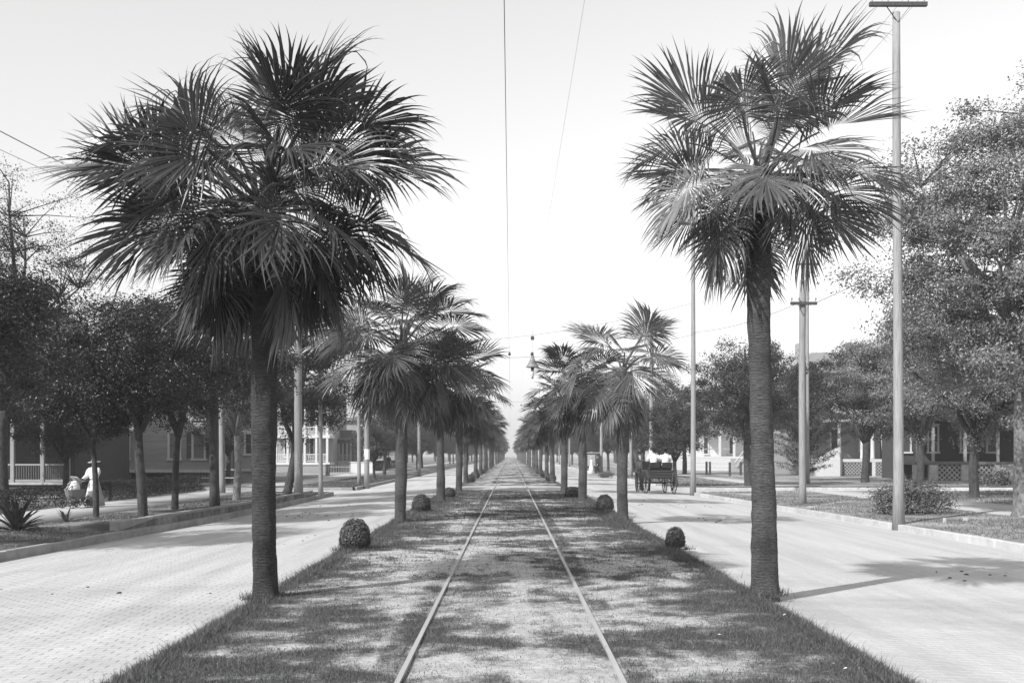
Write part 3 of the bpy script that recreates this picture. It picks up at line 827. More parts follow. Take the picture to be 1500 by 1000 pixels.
# verge oaks on the porch-house side
vl = 0.03
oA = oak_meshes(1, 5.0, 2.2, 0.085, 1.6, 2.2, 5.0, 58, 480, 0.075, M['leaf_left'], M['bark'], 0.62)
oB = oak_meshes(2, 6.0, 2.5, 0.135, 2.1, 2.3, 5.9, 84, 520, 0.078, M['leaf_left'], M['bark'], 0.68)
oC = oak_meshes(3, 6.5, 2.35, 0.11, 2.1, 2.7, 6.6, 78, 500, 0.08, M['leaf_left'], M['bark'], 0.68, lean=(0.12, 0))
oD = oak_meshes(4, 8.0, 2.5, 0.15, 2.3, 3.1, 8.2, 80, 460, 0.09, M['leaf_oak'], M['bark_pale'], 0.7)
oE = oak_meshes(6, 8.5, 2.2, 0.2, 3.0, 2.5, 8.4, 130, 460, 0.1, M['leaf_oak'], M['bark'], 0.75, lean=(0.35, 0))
place_tree(oA, G(138, 758, -0.05), 0.4, 1.0, 'slim young oak standing right beside the baby carriage')
place_tree(oB, G(206, 762, -0.05), 1.4, 1.0, 'dark straight oak with broad low crown nearest the low kerb')
place_tree(oC, G(256, 748, -0.03), 0.0, 1.0, 'oak forking in a Y before the clapboard house window')
place_tree(oD, G(347, 731, 0.05), 2.4, 1.0, 'oak with pale spreading trunk between the dark split pole and the corner')
place_tree(oE, G(421, 719.5, 0.05), 0.2, 1.0, 'leaning oak with low forked limbs beside the thick corner pole')
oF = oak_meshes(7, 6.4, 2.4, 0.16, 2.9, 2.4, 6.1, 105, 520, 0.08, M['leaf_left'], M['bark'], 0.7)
place_tree(oF, (-11.4, 20.0, -0.08), 0.7, 1.0, 'low dense dark oak spreading over the spiky plant')
# tall thin-leaved tree and lot trees
oG = oak_meshes(9, 11, 3.2, 0.2, 3.2, 3.6, 11.2, 190, 170, 0.07, M['leaf_left'], M['bark'], 0.6, nlimb=8, shell=0.2)
place_tree(oG, (-16.6, 33.5, -0.05), 0.5, 1.0, 'tall thin-leaved tree with bare twigs showing against the sky')
oG2 = oak_meshes(10, 11, 3.0, 0.2, 3.4, 3.0, 9.2, 150, 90, 0.07, M['leaf_left'], M['bark'], 0.6, nlimb=8, shell=0.2)
place_tree(oG2, (-21.5, 37.5, -0.05), 2.5, 1.0, 'tall airy tree behind the hedge near the porch')
LOT = [oak_meshes(40 + k, 8, 2.4, 0.2, 3.2, 2.4, 8.0, 75, 280, 0.14, M['leaf_far'], M['bark'], 0.95, twigs=False) for k in range(4)]
LOTD = [oak_meshes(60 + k, 8, 2.0, 0.2, 3.2, 1.8, 8.0, 110, 190, 0.14, M['leaf_left'], M['bark'], 0.95, twigs=False) for k in range(2)]
for k, (x, Y, s_, lab) in enumerate([(-22.9, 43.2, 1.0, 'thick dark tree in front of the white porch railing'), (-30, 58, 1.1, 'dark tree behind the white porch roof'),
        (-20.5, 47.2, 0.75, 'small dark tree between porch and clapboard house'), (-25, 75, 1.3, 'tall tree behind the grey clapboard house'),
        (-31.5, 66, 1.2, 'broad dark tree back of the clapboard house, away from the street')]):
    place_tree(LOTD[k % 2], (x, Y, -0.06), k * 1.3, s_, lab)

# trees on the far left verge and lots beyond the cross street
gl = 'street trees beyond the cross street, porch-house side'
place_tree(LOT[0], G(548, 701.5, -0.1), 0.4, 0.52, 'small round young tree beside the notice pole')
rt = random.Random(5); ORD = ['first', 'second', 'third', 'fourth', 'fifth', 'sixth']
for k, Y in enumerate(np.arange(88, 330, 13.0)):
    place_tree(LOT[k % 4], (-11.2 + rt.uniform(-0.8, 0.8), Y + rt.uniform(-3, 3), -0.1), rt.uniform(0, 6), rt.uniform(0.6, 0.85), (ORD[k] + ' street tree on the verge past the notice pole\'s young tree') if k < 6 else 'far street tree on the notice pole\'s verge, past the sixth', gl)
for k, Y in enumerate(np.arange(150, 420, 22.0)):
    place_tree(LOT[(k + 1) % 4], (-21 + rt.uniform(-4, 4), Y + rt.uniform(-5, 5), -0.1), rt.uniform(0, 6), rt.uniform(1.0, 1.4), 'large far tree behind the pale houses', 'far lot trees, porch-house side')
for k, (x, Y) in enumerate([(-17.2, 62.5)]):
    place_tree(LOT[(k + 2) % 4], (x, Y, -0.1), k * 2.1, 0.75, 'leafy tree at the corner of the clapboard house')

# right side
oR = oak_meshes(21, 12, 3.6, 0.26, 4.3, 2.9, 12.2, 270, 560, 0.09, M['leaf_pale'], M['bark_pale'], 0.8, nlimb=8, sparse_top=0.4)
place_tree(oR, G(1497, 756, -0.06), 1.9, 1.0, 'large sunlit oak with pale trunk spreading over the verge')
oR2 = oak_meshes(22, 9, 2.4, 0.2, 3.9, 2.4, 8.6, 150, 420, 0.1, M['leaf_pale'], M['bark'], 0.75, nlimb=7)
place_tree(oR2, (18.6, 41.0, -0.06), 0.3, 1.0, 'broad low oak on the pale lawn behind the leafy shrub')
oR3 = oak_meshes(23, 8, 2.6, 0.26, 3.3, 2.6, 9.0, 100, 360, 0.13, M['leaf_oak'], M['bark'], 0.85, nlimb=6, twigs=False)
place_tree(oR3, G(1268, 706.5, -0.06), 1.0, 1.0, 'oak with thick dark forked trunk before the lattice porch')
place_tree(oR3, G(1095, 711, -0.06), 3.6, 0.93, 'oak beside the pale sidewalk before the white stair house')
place_tree(oR2, (24.0, 52.0 + 8, -0.06), 2.2, 1.15, 'tall leafy oak between lattice porch and dark porch house')
place_tree(LOT[1], G(1435, 696, -0.06), 0.5, 1.1, 'tree with thin pale trunk before the dark porch house')
place_tree(LOTD[0], (33, 66, -0.06), 0.5, 1.3, 'dark tree against the dark porch house')
place_tree(LOT[2], (33, 92, -0.06), 1.7, 1.5, 'tall tree behind the lattice porch house roof')
place_tree(LOT[0], G(989, 712, -0.08), 1.2, 0.62, 'slim sapling with thin pale trunk beside the carriage')
place_tree(LOT[3], (21, 84, 0.0), 1.2, 1.25, 'full tree behind the dark fence posts')
place_tree(LOT[1], (15.6, 92, 0.0), 4.2, 1.05, 'tree over the sidewalk behind the dark fence posts')
for k, (x, Y, s_) in enumerate([(29, 104, 1.2), (36, 118, 1.3), (43, 100, 1.4), (25, 122, 1.2), (52, 112, 1.5)]):
    place_tree(LOT[k % 4], (x, Y, -0.06), k * 1.9, s_, 'backdrop tree in the lots behind the cedars', 'backdrop trees behind the cedars')
gl = 'street trees beyond the cross street, carriage side'
for k, Y in enumerate(np.arange(78, 330, 12.5)):
    place_tree(LOT[(k + 2) % 4], (11.6 + rt.uniform(-0.9, 0.9), Y + rt.uniform(-3, 3), -0.1), rt.uniform(0, 6), rt.uniform(0.6, 0.85), (ORD[k] + ' street tree on the verge ahead of the carriage\'s sapling') if k < 6 else 'far street tree on the carriage side verge, past the sixth', gl)
for k, Y in enumerate(np.arange(125, 420, 22.0)):
    place_tree(LOT[k % 4], (21 + rt.uniform(-3, 4), Y + rt.uniform(-5, 5), -0.05), rt.uniform(0, 6), rt.uniform(1.0, 1.35), 'large far tree behind the carriage side street trees', 'far lot trees, carriage side')

# cedar: feathery upswept sprays on a cone
def cedar(seed, H, R, lmat, bmat):
    nr = np.random.default_rng(seed); rng = random.Random(seed); mb = MB()
    mb.tube([(0, 0, -0.1), (0.05, 0, H * 0.5), (0, 0, H)], [0.16, 0.1, 0.02], 8)
    LP = []; LO = []
    for i in range(330):
        u = rng.random() ** 0.8; z = 0.5 + (H - 0.6) * u; a = rng.uniform(0, 6.283)
        rr = R * (1 - u) ** 0.6 * min(1, 0.55 + u * 3) * rng.uniform(0.65, 1.05)
        d = np.array([math.cos(a), math.sin(a), 0.75]); L = rr
        n = 150
        t = nr.random(n) ** 0.6
        p = np.array([0, 0, z]) + d[None] * np.array([1, 1, 0.1 + 0.5 * u]) * (t * L)[:, None] + np.array([0, 0, 1]) * (t ** 2 * L * (0.12 + 0.3 * u))[:, None] + nr.normal(0, 0.11, (n, 3)) * (1.1 - 0.6 * t)[:, None]
        LP.append(p); LO.append(np.tile(d / np.linalg.norm(d), (n, 1)))
    V, Fc = leaf_cloud(np.concatenate(LP), np.concatenate(LO), 0.125, seed, 0.2, 0.6, 0.3)
    return mb.mesh('trunk', bmat, True), np_mesh('crown', V, Fc, 4, lmat)
cd = cedar(3, 8.4, 3.5, M['needle'], M['bark'])
place_tree(cd, (20.2, 70, -0.06), 0.6, 1.0, 'feathery conical cedar beside the pale pole', name='cedar_tree', sz=0.95)
place_tree(cd, (28.5, 94, -0.06), 2.6, 1.15, 'tall feathery cedar behind the dark forked oak', name='cedar_tree', sz=1.3)

# ------------------------------------------------------------------ bushes, hedge, plants
def globe_bush(loc, w_, h_, seed, label, n=3400, size=0.052, mat='box', square=0.0, group=None):
    nr = np.random.default_rng(seed)
    v = nrm(nr.normal(0, 1, (n, 3)))
    if square:
        v = v / (np.max(np.abs(v), 1, keepdims=True) ** square)
    bump = np.array([1 + 0.07 * mnoise.noise(Vector(a) * 3 + Vector((seed, 0, 0))) for a in v])
    r = (0.72 + 0.28 * nr.random(n) ** 0.5) * bump
    r = np.where(nr.random(n) < 0.05, r * nr.uniform(1.0, 1.14, n), r)
    vz = np.where(v[:, 2] > 0, v[:, 2] * 0.62 + 0.38, 0.38 + v[:, 2] * 0.40)
    wide = np.where(v[:, 2] > 0, 1.0, np.minimum(1.0 / np.maximum(np.sqrt(1 - v[:, 2] ** 2), 0.75), 1.2))
    P = np.stack([v[:, 0] * r * wide * w_ / 2, v[:, 1] * r * wide * w_ / 2, np.where(v[:, 2] > 0, 0.38 + 0.62 * v[:, 2] * r, vz) * h_], 1)
    P[:, 2] = np.maximum(P[:, 2], 0.01 + 0.03 * nr.random(n))
    V, Fc = leaf_cloud(P, v, size, seed, 0.1, 0.9, 0.6)
    root = empty('clipped_bush', loc); tag(root, label, 'bush', group)
    link_mesh('foliage', np_mesh('foliage', V, Fc, 4, M[mat]), root)
    mb = MB()
    for k in range(6):
        a = k * 1.05; mb.tube([(0, 0, -0.05), (0.04 * math.cos(a), 0.04 * math.sin(a), h_ * 0.3), (w_ * 0.3 * math.cos(a), w_ * 0.3 * math.sin(a), h_ * 0.6)], [0.018, 0.012, 0.005], 5)
    mb.build('stem', M['bark'], root, True)
    return root
globe_bush(G(520, 804), 0.56, 0.55, 1, 'dark clipped globe bush next beyond the shaggy palm')
globe_bush(G(617, 749), 0.56, 0.52, 2, 'clipped globe bush just beyond its row\'s second palm')
globe_bush(G(658, 728), 0.50, 0.40, 3, 'low clipped bush beside the last palm before the crossing', n=3000, size=0.045)
globe_bush(G(989, 803), 0.36, 0.40, 4, 'small rough round bush at the brick road edge', n=2400, size=0.04)
globe_bush(G(886, 748), 0.54, 0.50, 5, 'pale clipped globe bush beside the open-crowned palm\'s neighbour', mat='shrub')
globe_bush(G(839, 728), 0.62, 0.42, 6, 'low square clipped bush beside the third palm', n=3000, size=0.045, square=0.7)
for k, (x, Y) in enumerate([(-2.5, 63), (-2.6, 75), (2.6, 66), (2.6, 78), (-2.6, 90), (2.6, 92)]):
    globe_bush((x, Y, 0), 0.7, 0.5, 10 + k, 'low bush between palms beyond the cross street', n=1200, size=0.07, group='low bushes among the far palms')

def hedge(loc, L, w_, h_, seed, label, rz=0.0, n=16000, size=0.06):
    nr = np.random.default_rng(seed)
    P = np.stack([nr.uniform(-w_ / 2, w_ / 2, n), nr.uniform(0, L, n), nr.uniform(0.02, h_, n)], 1)
    face = nr.integers(0, 4, n)                     # push to the sides and the top
    P[face == 0, 0] = w_ / 2 - np.abs(nr.normal(0, 0.05, (face == 0).sum())); P[face == 1, 0] = -w_ / 2 + np.abs(nr.normal(0, 0.05, (face == 1).sum()))
    P[face >= 2, 2] = h_ - np.abs(nr.normal(0, 0.06, (face >= 2).sum()))
    e = nr.random(n) < 0.06; P[e, 1] = np.abs(nr.normal(0, 0.06, e.sum()))
    P[:, 2] += 0.05 * np.sin(P[:, 1] * 2.2) * P[:, 2] / h_
    O = nrm(P - np.array([0, L / 2, h_ / 2]) * np.array([0, 1, 1]) * np.array([1, 0, 1]) * np.ones((n, 1)) + 1e-4)
    V, Fc = leaf_cloud(P, O * np.array([1, 0.2, 1]), size, seed, 0.2, 0.6, 0.6)
    o = link_mesh('clipped_hedge', np_mesh('hedge', V, Fc, 4, M['hedge']), None, loc, (0, 0, rz))
    return tag(o, label, 'hedge')
hedge((-15.6, 38.5, -0.06), 11.5, 1.1, 0.72, 1, 'long clipped dark hedge along the sidewalk behind the forked oak', n=20000)
hedge((-15.9, 22.5, -0.06), 13.0, 1.1, 0.62, 2, 'low clipped hedge behind the baby carriage', n=20000)

def spiky_plant(loc, n, L, wd, seed, label, mat):
    rng = random.Random(seed); root = empty('spiky_plant', loc); tag(root, label, 'plant')
    for i in range(n):
        a = i * 2.4 + rng.uniform(-.3, .3); e = math.radians(rng.uniform(15, 85)); l = L * rng.uniform(0.65, 1.1)
        mb = MB(); p = Vector((0.03 * math.cos(a), 0.03 * math.sin(a), 0)); prev = None; d0 = Vector((math.cos(a), math.sin(a), 0)); sd_ = Vector((-math.sin(a), math.cos(a), 0))
        for k in range(7):
            t = k / 6; ee = e - t * t * rng.uniform(0.4, 1.1)
            hw = wd * (0.5 + 0.9 * t) * (1 - t ** 3) + 0.003
            up = Vector((-d0.x * math.sin(ee), -d0.y * math.sin(ee), math.cos(ee)))
            row = (p - sd_ * hw + up * hw * 0.4, p, p + sd_ * hw + up * hw * 0.4)
            if prev: mb.quad(prev[0], prev[1], row[1], row[0]); mb.quad(prev[1], prev[2], row[2], row[1])
            prev = row; p = p + (d0 * math.cos(ee) + Vector((0, 0, math.sin(ee)))) * l / 6
        mb.build('leaf', mat, root)
    return root
spiky_plant(G(24, 778, -0.1), 46, 0.95, 0.055, 1, 'large dark spiky plant at the kerb edge of the bare verge', leaf_mat('spike_leaf', 0.05, 0.3, 0.45))
spiky_plant(G(97, 767, -0.08), 13, 0.55, 0.03, 2, 'small straggly spiky plant on the bare verge', leaf_mat('spike_leaf_small', 0.07, 0.3, 0.45))

def leafy_shrub(loc, w_, h_, seed, label, nclump=60, per=130, size=0.075, mat='shrub', depth=0.8):
    rng = random.Random(seed); nr = np.random.default_rng(seed); root = empty('leafy_shrub', loc); tag(root, label, 'shrub')
    LP = []; LO = []; mb = MB()
    for i in range(nclump):
        a = rng.uniform(0, 6.28); r = rng.random() ** 0.5; z = h_ * rng.uniform(0.12, 1.0) * (1 - 0.55 * r * r)
        p = np.array([r * w_ / 2 * math.cos(a), r * w_ / 2 * depth * math.sin(a), z])
        mb.tube([(0.1 * math.cos(a), 0.1 * math.sin(a), -0.03), (p[0] * 0.6, p[1] * 0.6, p[2] * 0.6), tuple(p)], [0.012, 0.008, 0.004], 4, cap=False)
        d = nr.normal(0, 1, (per, 3)) * np.array([0.17, 0.17, 0.14]); LP.append(p + d); LO.append(nrm(d + p * 0.2))
    V, Fc = leaf_cloud(np.concatenate(LP), np.concatenate(LO), size, seed, 0.5, 0.5, 0.5)
    link_mesh('foliage', np_mesh('foliage', V, Fc, 4, M[mat]), root); mb.build('stem', M['bark'], root)
    return root
leafy_shrub(G(1333, 752, -0.08), 2.3, 1.05, 3, 'wide loose leafy shrub behind the tall crossarm pole')
leafy_shrub(G(886, 697, -0.1), 1.3, 0.35, 4, 'low scrub at the kerb beside the wagon', 16, 90, 0.1)
leafy_shrub((27.2, 58, -0.06), 2.0, 0.9, 5, 'low shrub on the pale lawn before the dark porch', 30, 90, 0.12)
for k, (px, py) in enumerate([(1384, 766), (1415, 763)]):
    mb = MB(); mb.tube([(0, 0, -0.1), (0, 0, 0.14 if k == 0 else 0.1)], [0.05, 0.045] if k == 0 else [0.085, 0.08], 10)
    st = mb.build('stump', M['stake'], None, False, 0, G(px, py, -0.09))
    tag(st, ['narrow sawn-off stump on the verge near the leafy shrub', 'wider sawn-off stump between the narrow stump and the sunlit oak'][k], 'stump')

# ------------------------------------------------------------------ poles, wires, street lamp
def pole(loc, h, r0, r1, mat, label, arms=(), notice=None, lean=(0, 0), ins=True, group=None, steps=False):
    """arms: (height, half length); a notice is a paper sheet wrapped round the pole"""
    root = empty('utility_pole', loc); tag(root, label, 'utility pole', group)
    n = 10; pts = []; rad = []
    for i in range(n + 1):
        t = i / n
        pts.append((lean[0] * t + 0.012 * math.sin(5 * t + h), lean[1] * t + 0.012 * math.cos(4 * t + h), -0.2 + (h + 0.2) * t)); rad.append(r0 + (r1 - r0) * t + (0.03 if i == 0 else 0))
    mb = MB(); mb.tube(pts, rad, 14); mb.build('shaft', mat, root, True)
    for z, hl in arms:
        mb = MB(); x = lean[0] * z / h; mb.box(x - hl, x + hl, -r1 - 0.075, -r1 + 0.02, z - 0.055, z + 0.055); a = mb.build('crossarm', M['pole_dark'], root, bevel=0.006)
        for q in (-0.9, -0.35, 0.35, 0.9):
            mb = MB(); mb.loft([(x + q * hl, -r1 - 0.03, z + 0.05, 0.012, 0.012), (x + q * hl, -r1 - 0.03, z + 0.12, 0.012, 0.012), (x + q * hl, -r1 - 0.03, z + 0.12, 0.035, 0.035), (x + q * hl, -r1 - 0.03, z + 0.2, 0.03, 0.03)], 8)
            mb.build('insulator', M['tin'], a)
        mb = MB(); mb.bar((x - 0.4 * hl, -r1 - 0.03, z - 0.06), (x, -r1 + 0.01, z - 0.45), 0.03, 0.01); mb.bar((x + 0.4 * hl, -r1 - 0.03, z - 0.06), (x, -r1 + 0.01, z - 0.45), 0.03, 0.01); mb.build('brace', M['iron'], root)
    if notice:
        z0_, z1_ = notice; mb = MB(); r = r0 + (r1 - r0) * z0_ / h + 0.012
        mb.tube([(lean[0] * z0_ / h, 0, z0_), (lean[0] * z1_ / h, 0, z1_)], [r, r], 14, cap=False); mb.build('paper_notice', M['paper'], root, True)
    return root
pP1 = G(1316, 766, -0.1); p1 = pole(pP1, 13.3, 0.135, 0.095, M['pole_pale'], 'tallest pale pole with a crossarm, standing by the leafy shrub', ((ZP(4, pP1.y), 0.75),), lean=(-0.05, 0))
pP2 = G(1175, 738, -0.1); p2 = pole(pP2, 8.1, 0.13, 0.115, M['pole'], 'pale pole with a short crossarm before the cedar', ((ZP(441, pP2.y) , 0.48),), lean=(0.02, 0))
pP3 = G(1015, 720, -0.1); p3 = pole(pP3, 13.2, 0.13, 0.09, M['pole_pale'], 'slender bare pole with flared foot at the corner beside the carriage', ((12.9, 0.75),), lean=(0.03, 0))
pP2b = Vector((XP(1183, 62), 62, 0.0)); pole(pP2b, 13.5, 0.1, 0.08, M['pole'], 'thin tall pole showing just behind the short-crossarm pole', ((13.2, 0.6),))
pP4 = Vector((XP(954, 72), 72, -0.1)); pole(pP4, 10.5, 0.15, 0.12, M['pole'], 'pole with a white paper notice directly behind the carriage', ((10.1, 0.7),), notice=(ZP(664.5, 72), ZP(656, 72)))
pole(Vector((XP(924.5, 83), 83, -0.1)), 9.5, 0.13, 0.1, M['pole'], 'pole between the carriage and the second palm\'s trunk', ((9.1, 0.6),))
pole(G(881, 693, -0.1), 9.5, 0.15, 0.11, M['pole_pale'], 'pole beside the standing couple and the box wagon', ((9.1, 0.6),))
for k, Y in enumerate((125, 160, 200)):
    pole((8.9 + 0.3 * k % 2, Y, -0.1), 9.5, 0.14, 0.1, M['pole'], 'distant pole on the carriage side verge', ((9.1, 0.6),), group='distant poles, carriage side')
pJ = G(314.5, 743, 0.0); pole(pJ, 8.9, 0.155, 0.12, M['pole_dark'], 'dark weather-split pole behind the retaining kerb', ((8.5, 0.6),), lean=(-0.04, 0))
pole(Vector((XP(325, 46.5), 46.5, -0.08)), 7.6, 0.14, 0.11, M['pole'], 'plain grey pole between the dark split pole and the clapboard corner')
pF = G(437, 723, 0.06); pole(pF, 7.4, 0.175, 0.15, M['pole'], 'thick smooth pole beside the leaning oak')
pGp = G(469.5, 722.5, 0.0); pole(pGp, 7.6, 0.095, 0.08, M['pole'], 'slim dark pole at the end of the retaining kerb')
pH = G(526, 709.5, -0.1); pole(pH, 8.8, 0.11, 0.1, M['pole_pale'], 'slim pole at the far corner beside the notice pole')
pI = G(537.5, 711, -0.1); pole(pI, 9.4, 0.15, 0.12, M['pole'], 'pole with a white paper notice at the far corner', ((9.0, 0.6),), notice=(ZP(670, 59), ZP(655, 59)))
pole(G(614, 694.5, -0.1), 8.5, 0.15, 0.12, M['pole'], 'next pole down the verge from the notice pole', ((8.1, 0.6),))
for k, Y in enumerate((130, 170)):
    pole((-8.9, Y, -0.1), 9.0, 0.14, 0.1, M['pole'], 'distant pole on the porch-house side verge', ((8.6, 0.6),), group='distant poles, porch-house side')

def wire(name, a, b, sag, r, label, cat='wire', n=14, mat='wire', group=None):
    a = Vector(a); b = Vector(b); pts = []
    for i in range(n + 1):
        t = i / n; p = a.lerp(b, t); p.z -= sag * 4 * t * (1 - t); pts.append(p)
    mb = MB(); mb.tube(pts, r, 5)
    return tag(mb.build(name, M[mat]), label, cat, group)
wire('trolley_wire', (-0.06, -8, 5.85), (-0.04, 420, 5.85), 0.0, 0.0042, 'trolley wire running high above the middle of the track', n=40)
wire('feeder_wire', (0.72, -8, 6.0), (0.6, 120, 6.0), 0.0, 0.0014, 'thin feeder wire strung parallel to the trolley wire', n=20)
wire('span_wire', (pGp.x, pGp.y, 6.6), (pP3.x, pP3.y - 1, 7.4), 0.9, 0.009, 'span wire from the slim kerb pole across the palms')
wire('span_wire', (pH.x, pH.y, 8.5), (pP3.x, pP3.y, 9.0), 0.75, 0.009, 'span wire carrying the hanging street lamp')
wire('span_wire', (-8.9, 88, 7.0), (8.9, 88, 7.0), 0.8, 0.008, 'span wire over the median far beyond the cross street')
for k, dx in enumerate((-0.9, -0.35, 0.35, 0.9)):
    wire('line_wire', (pP1.x - 0.05 + dx * 0.75, pP1.y - 0.13, ZP(4, pP1.y) + 0.18), (pP3.x + 0.03 + dx * 0.75, pP3.y - 0.13, 13.06), 0.25, 0.0045, 'line wire between the tallest pole and the corner pole by the carriage', group='line wires at the tallest pole')
wire('cable', (-11.9, 8, 8.55), (pJ.x, pJ.y, 8.62), 0.2, 0.011, 'thick upper cable running to the dark split pole')
wire('cable', (-12.4, 8, 8.2), (pJ.x - 0.3, pJ.y, 8.55), 0.2, 0.006, 'thin lower cable running to the dark split pole')
wire('cable', (10.7, 14, 7.0), (pP2.x + 0.3, pP2.y, 7.1), 0.1, 0.012, 'cable crossing the sunlit oak to the short-crossarm pole')
wire('cable', (pP2.x - 0.3, pP2.y, 7.1), (pP3.x, pP3.y, 7.6), 0.2, 0.010, 'cable from the short-crossarm pole to the corner pole')
# trolley hangers on the span wires
for Y, zz in ((43.5, 5.95), (88, 5.95)):
    for x in (-2.0, -0.05, 0.9):
        mb = MB(); mb.loft([(x, Y, zz - 0.06, 0.02, 0.02), (x, Y, zz - 0.02, 0.06, 0.06), (x, Y, zz + 0.04, 0.05, 0.05), (x, Y, zz + 0.1, 0.015, 0.015)], 8)
        tag(mb.build('wire_insulator', M['iron']), 'small dark insulator hanging on a span wire above the track', 'insulator', 'insulators above the track')
# arc lamp
LY = 53.0; lx = XP(780, LY); zl_ = ZP(538, LY)
lamp = empty('hanging_street_lamp', (lx, LY, zl_)); tag(lamp, 'hanging street lamp with conical tin shade over the crossing', 'street lamp')
MB().loft([(0, 0, 0.0, 0.34, 0.34), (0, 0, 0.03, 0.33, 0.33), (0, 0, 0.32, 0.17, 0.17), (0, 0, 0.5, 0.09, 0.09), (0, 0, 0.62, 0.08, 0.08), (0, 0, 0.66, 0.05, 0.05)], 20).build('shade', M['tin'], lamp, True)
MB().loft([(0, 0, -0.14, 0.085, 0.085), (0, 0, 0.02, 0.09, 0.09)], 14).build('collar', M['iron'], lamp)
MB().loft([(0, 0, -0.52, 0.03, 0.03), (0, 0, -0.46, 0.075, 0.075), (0, 0, -0.2, 0.085, 0.085), (0, 0, -0.14, 0.06, 0.06)], 14).build('globe', M['lens'], lamp, True)
MB().loft([(0, 0, -0.58, 0.05, 0.05), (0, 0, -0.52, 0.05, 0.05)], 12).build('tray', M['iron'], lamp)
mb = MB(); mb.bar((0, 0, 0.6), (0, 0, 0.78), 0.05); mb.bar((-0.07, 0, 0.72), (0.07, 0, 0.72), 0.09, 0.06); mb.build('hanger', M['iron'], lamp)
mb = MB(); mb.bar((0, 0, 0.78), (0, 0, ZP(500, LY) - zl_), 0.008); mb.build('suspension_cord', M['wire'], lamp)
mb = MB(); zb = ZP(495, LY) - zl_; mb.box(-0.09, 0.09, -0.06, 0.06, zb - 0.1, zb + 0.1); mb.build('pulley_block', M['pole_dark'], lamp, bevel=0.02)
mb = MB(); mb.bar((0, 0, zb + 0.1), (0.0, 0, zb + 0.42), 0.01); mb.build('pulley_rope', M['wire'], lamp)

# ------------------------------------------------------------------ houses and fences
def window(root, x0, x1, z0, z1, y, trim=0.13, shutters=True, blind=True, sash=True):
    """a window in a wall that faces -Y: frame, sill, glass, sash bar, shutters"""
    fr = MB()
    for a, b, c, d in ((x0 - trim, x0, z0 - trim * 0.4, z1 + trim), (x1, x1 + trim, z0 - trim * 0.4, z1 + trim), (x0, x1, z1, z1 + trim), ):
        fr.box(a, b, y - 0.09, y + 0.02, c, d)
    wn = fr.build('window', M['white'], root)
    MB().box(x0 - trim * 1.4, x1 + trim * 1.4, y - 0.14, y + 0.02, z0 - 0.13, z0).build('sill', M['white'], wn)
    MB().box(x0 - trim * 1.3, x1 + trim * 1.3, y - 0.13, y + 0.02, z1 + trim, z1 + trim + 0.09).build('lintel', M['white'], wn)
    zm = (z0 + z1) / 2
    MB().box(x0, x1, y - 0.035, y - 0.01, z0, zm).build('pane', M['blind' if blind else 'glass'], wn)
    MB().box(x0, x1, y - 0.03, y - 0.005, zm, z1).build('pane', M['blind' if blind else 'glass'], wn)
    MB().box(x0, x1, y - 0.06, y - 0.036, zm - 0.04, zm + 0.04).build('sash_bar', M['shutter'], wn)
    if shutters:
        sw = (x1 - x0) * 0.5
        for a in (x0 - trim - sw, x1 + trim):
            sh = MB(); sh.box(a, a + 0.07, y - 0.08, y, z0, z1 + 0.05); sh.box(a + sw - 0.07, a + sw, y - 0.08, y, z0, z1 + 0.05)
            for zz in (z0, zm - 0.05, z1 - 0.03): sh.box(a + 0.07, a + sw - 0.07, y - 0.079, y, zz, zz + 0.08)
            k = z0 + 0.1
            while k < z1 - 0.05:
                if abs(k - zm) > 0.08: sh.quad((a + 0.07, y - 0.07, k), (a + sw - 0.07, y - 0.07, k), (a + sw - 0.07, y - 0.02, k + 0.055), (a + 0.07, y - 0.02, k + 0.055))
                k += 0.065
            sh.build('shutter', M['shutter'], wn)
    return wn
def siding(root, x0, x1, y, z0, z1, step, mat, thick=0.03):
    wall = MB().box(x0, x1, y + 0.02, y + 0.25, z0, z1).build('wall', M['dark_wall'] if False else mat, root)
    z = z0
    while z < z1 - 0.01:
        t = min(z + step, z1)
        b = MB(); b.prism([(x0, z), (x1, z), (x1, t), (x0, t)], y, y + 0.02)
        # lap: the lower edge stands proud
        b.v = [(vx, vy - (thick if vz < z + 0.001 and vy < y + 0.01 else 0.004), vz) for vx, vy, vz in b.v]
        b.build('siding_board', mat, wall); z += step
    return wall
# grey clapboard house beyond the cross street
HYc = 64.0
h1 = empty('clapboard_house', (XP(309, HYc), HYc, 0)); tag(h1, 'two-storey grey clapboard house with white trim and shuttered windows', 'house')
def LX(px): return XP(px, HYc) - h1.location.x
zb0 = ZP(688, HYc)
MB().box(LX(130), 0, 0.06, 9, zb0, 8.0).build('wall_core', M['grey_wall'], h1)
siding(h1, LX(130), -0.0, 0.0, zb0, 8.0, 0.17, M['grey_wall'])
MB().box(0.0, 0.16, -0.05, 0.2, zb0, 8.0).build('corner_board', M['white'], h1)
MB().box(LX(130), 0.16, -0.09, 0.0, zb0 - 0.16, zb0 - 0.001).build('water_table', M['white'], h1)
MB().box(LX(130), 0.1, 0.1, 8.9, -0.1, zb0 - 0.17).build('foundation', plain('brick_foundation', 0.16, 0.9, 0.3, 8, 0.5), h1)
for px0, px1 in ((192, 208), (215, 241)):
    MB().box(LX(px0), LX(px1), 0.04, 0.12, 0.05, zb0 - 0.2).build('crawl_vent', M['black'], h1)
for px0, px1 in ((284, 299), (249, 263), (173, 188)):
    window(h1, LX(px0), LX(px1), ZP(671, HYc), ZP(634, HYc), 0.0, shutters=(px0 > 260))
    window(h1, LX(px0), LX(px1), ZP(612.5, HYc), ZP(575, HYc), 0.0, shutters=False)
rf = MB(); rf.prism([(LX(130) - 0.5, 8.0), (0.6, 8.0), (LX(220), 11.4)], -0.5, 9.4); rf.build('roof', M['roof'], h1)
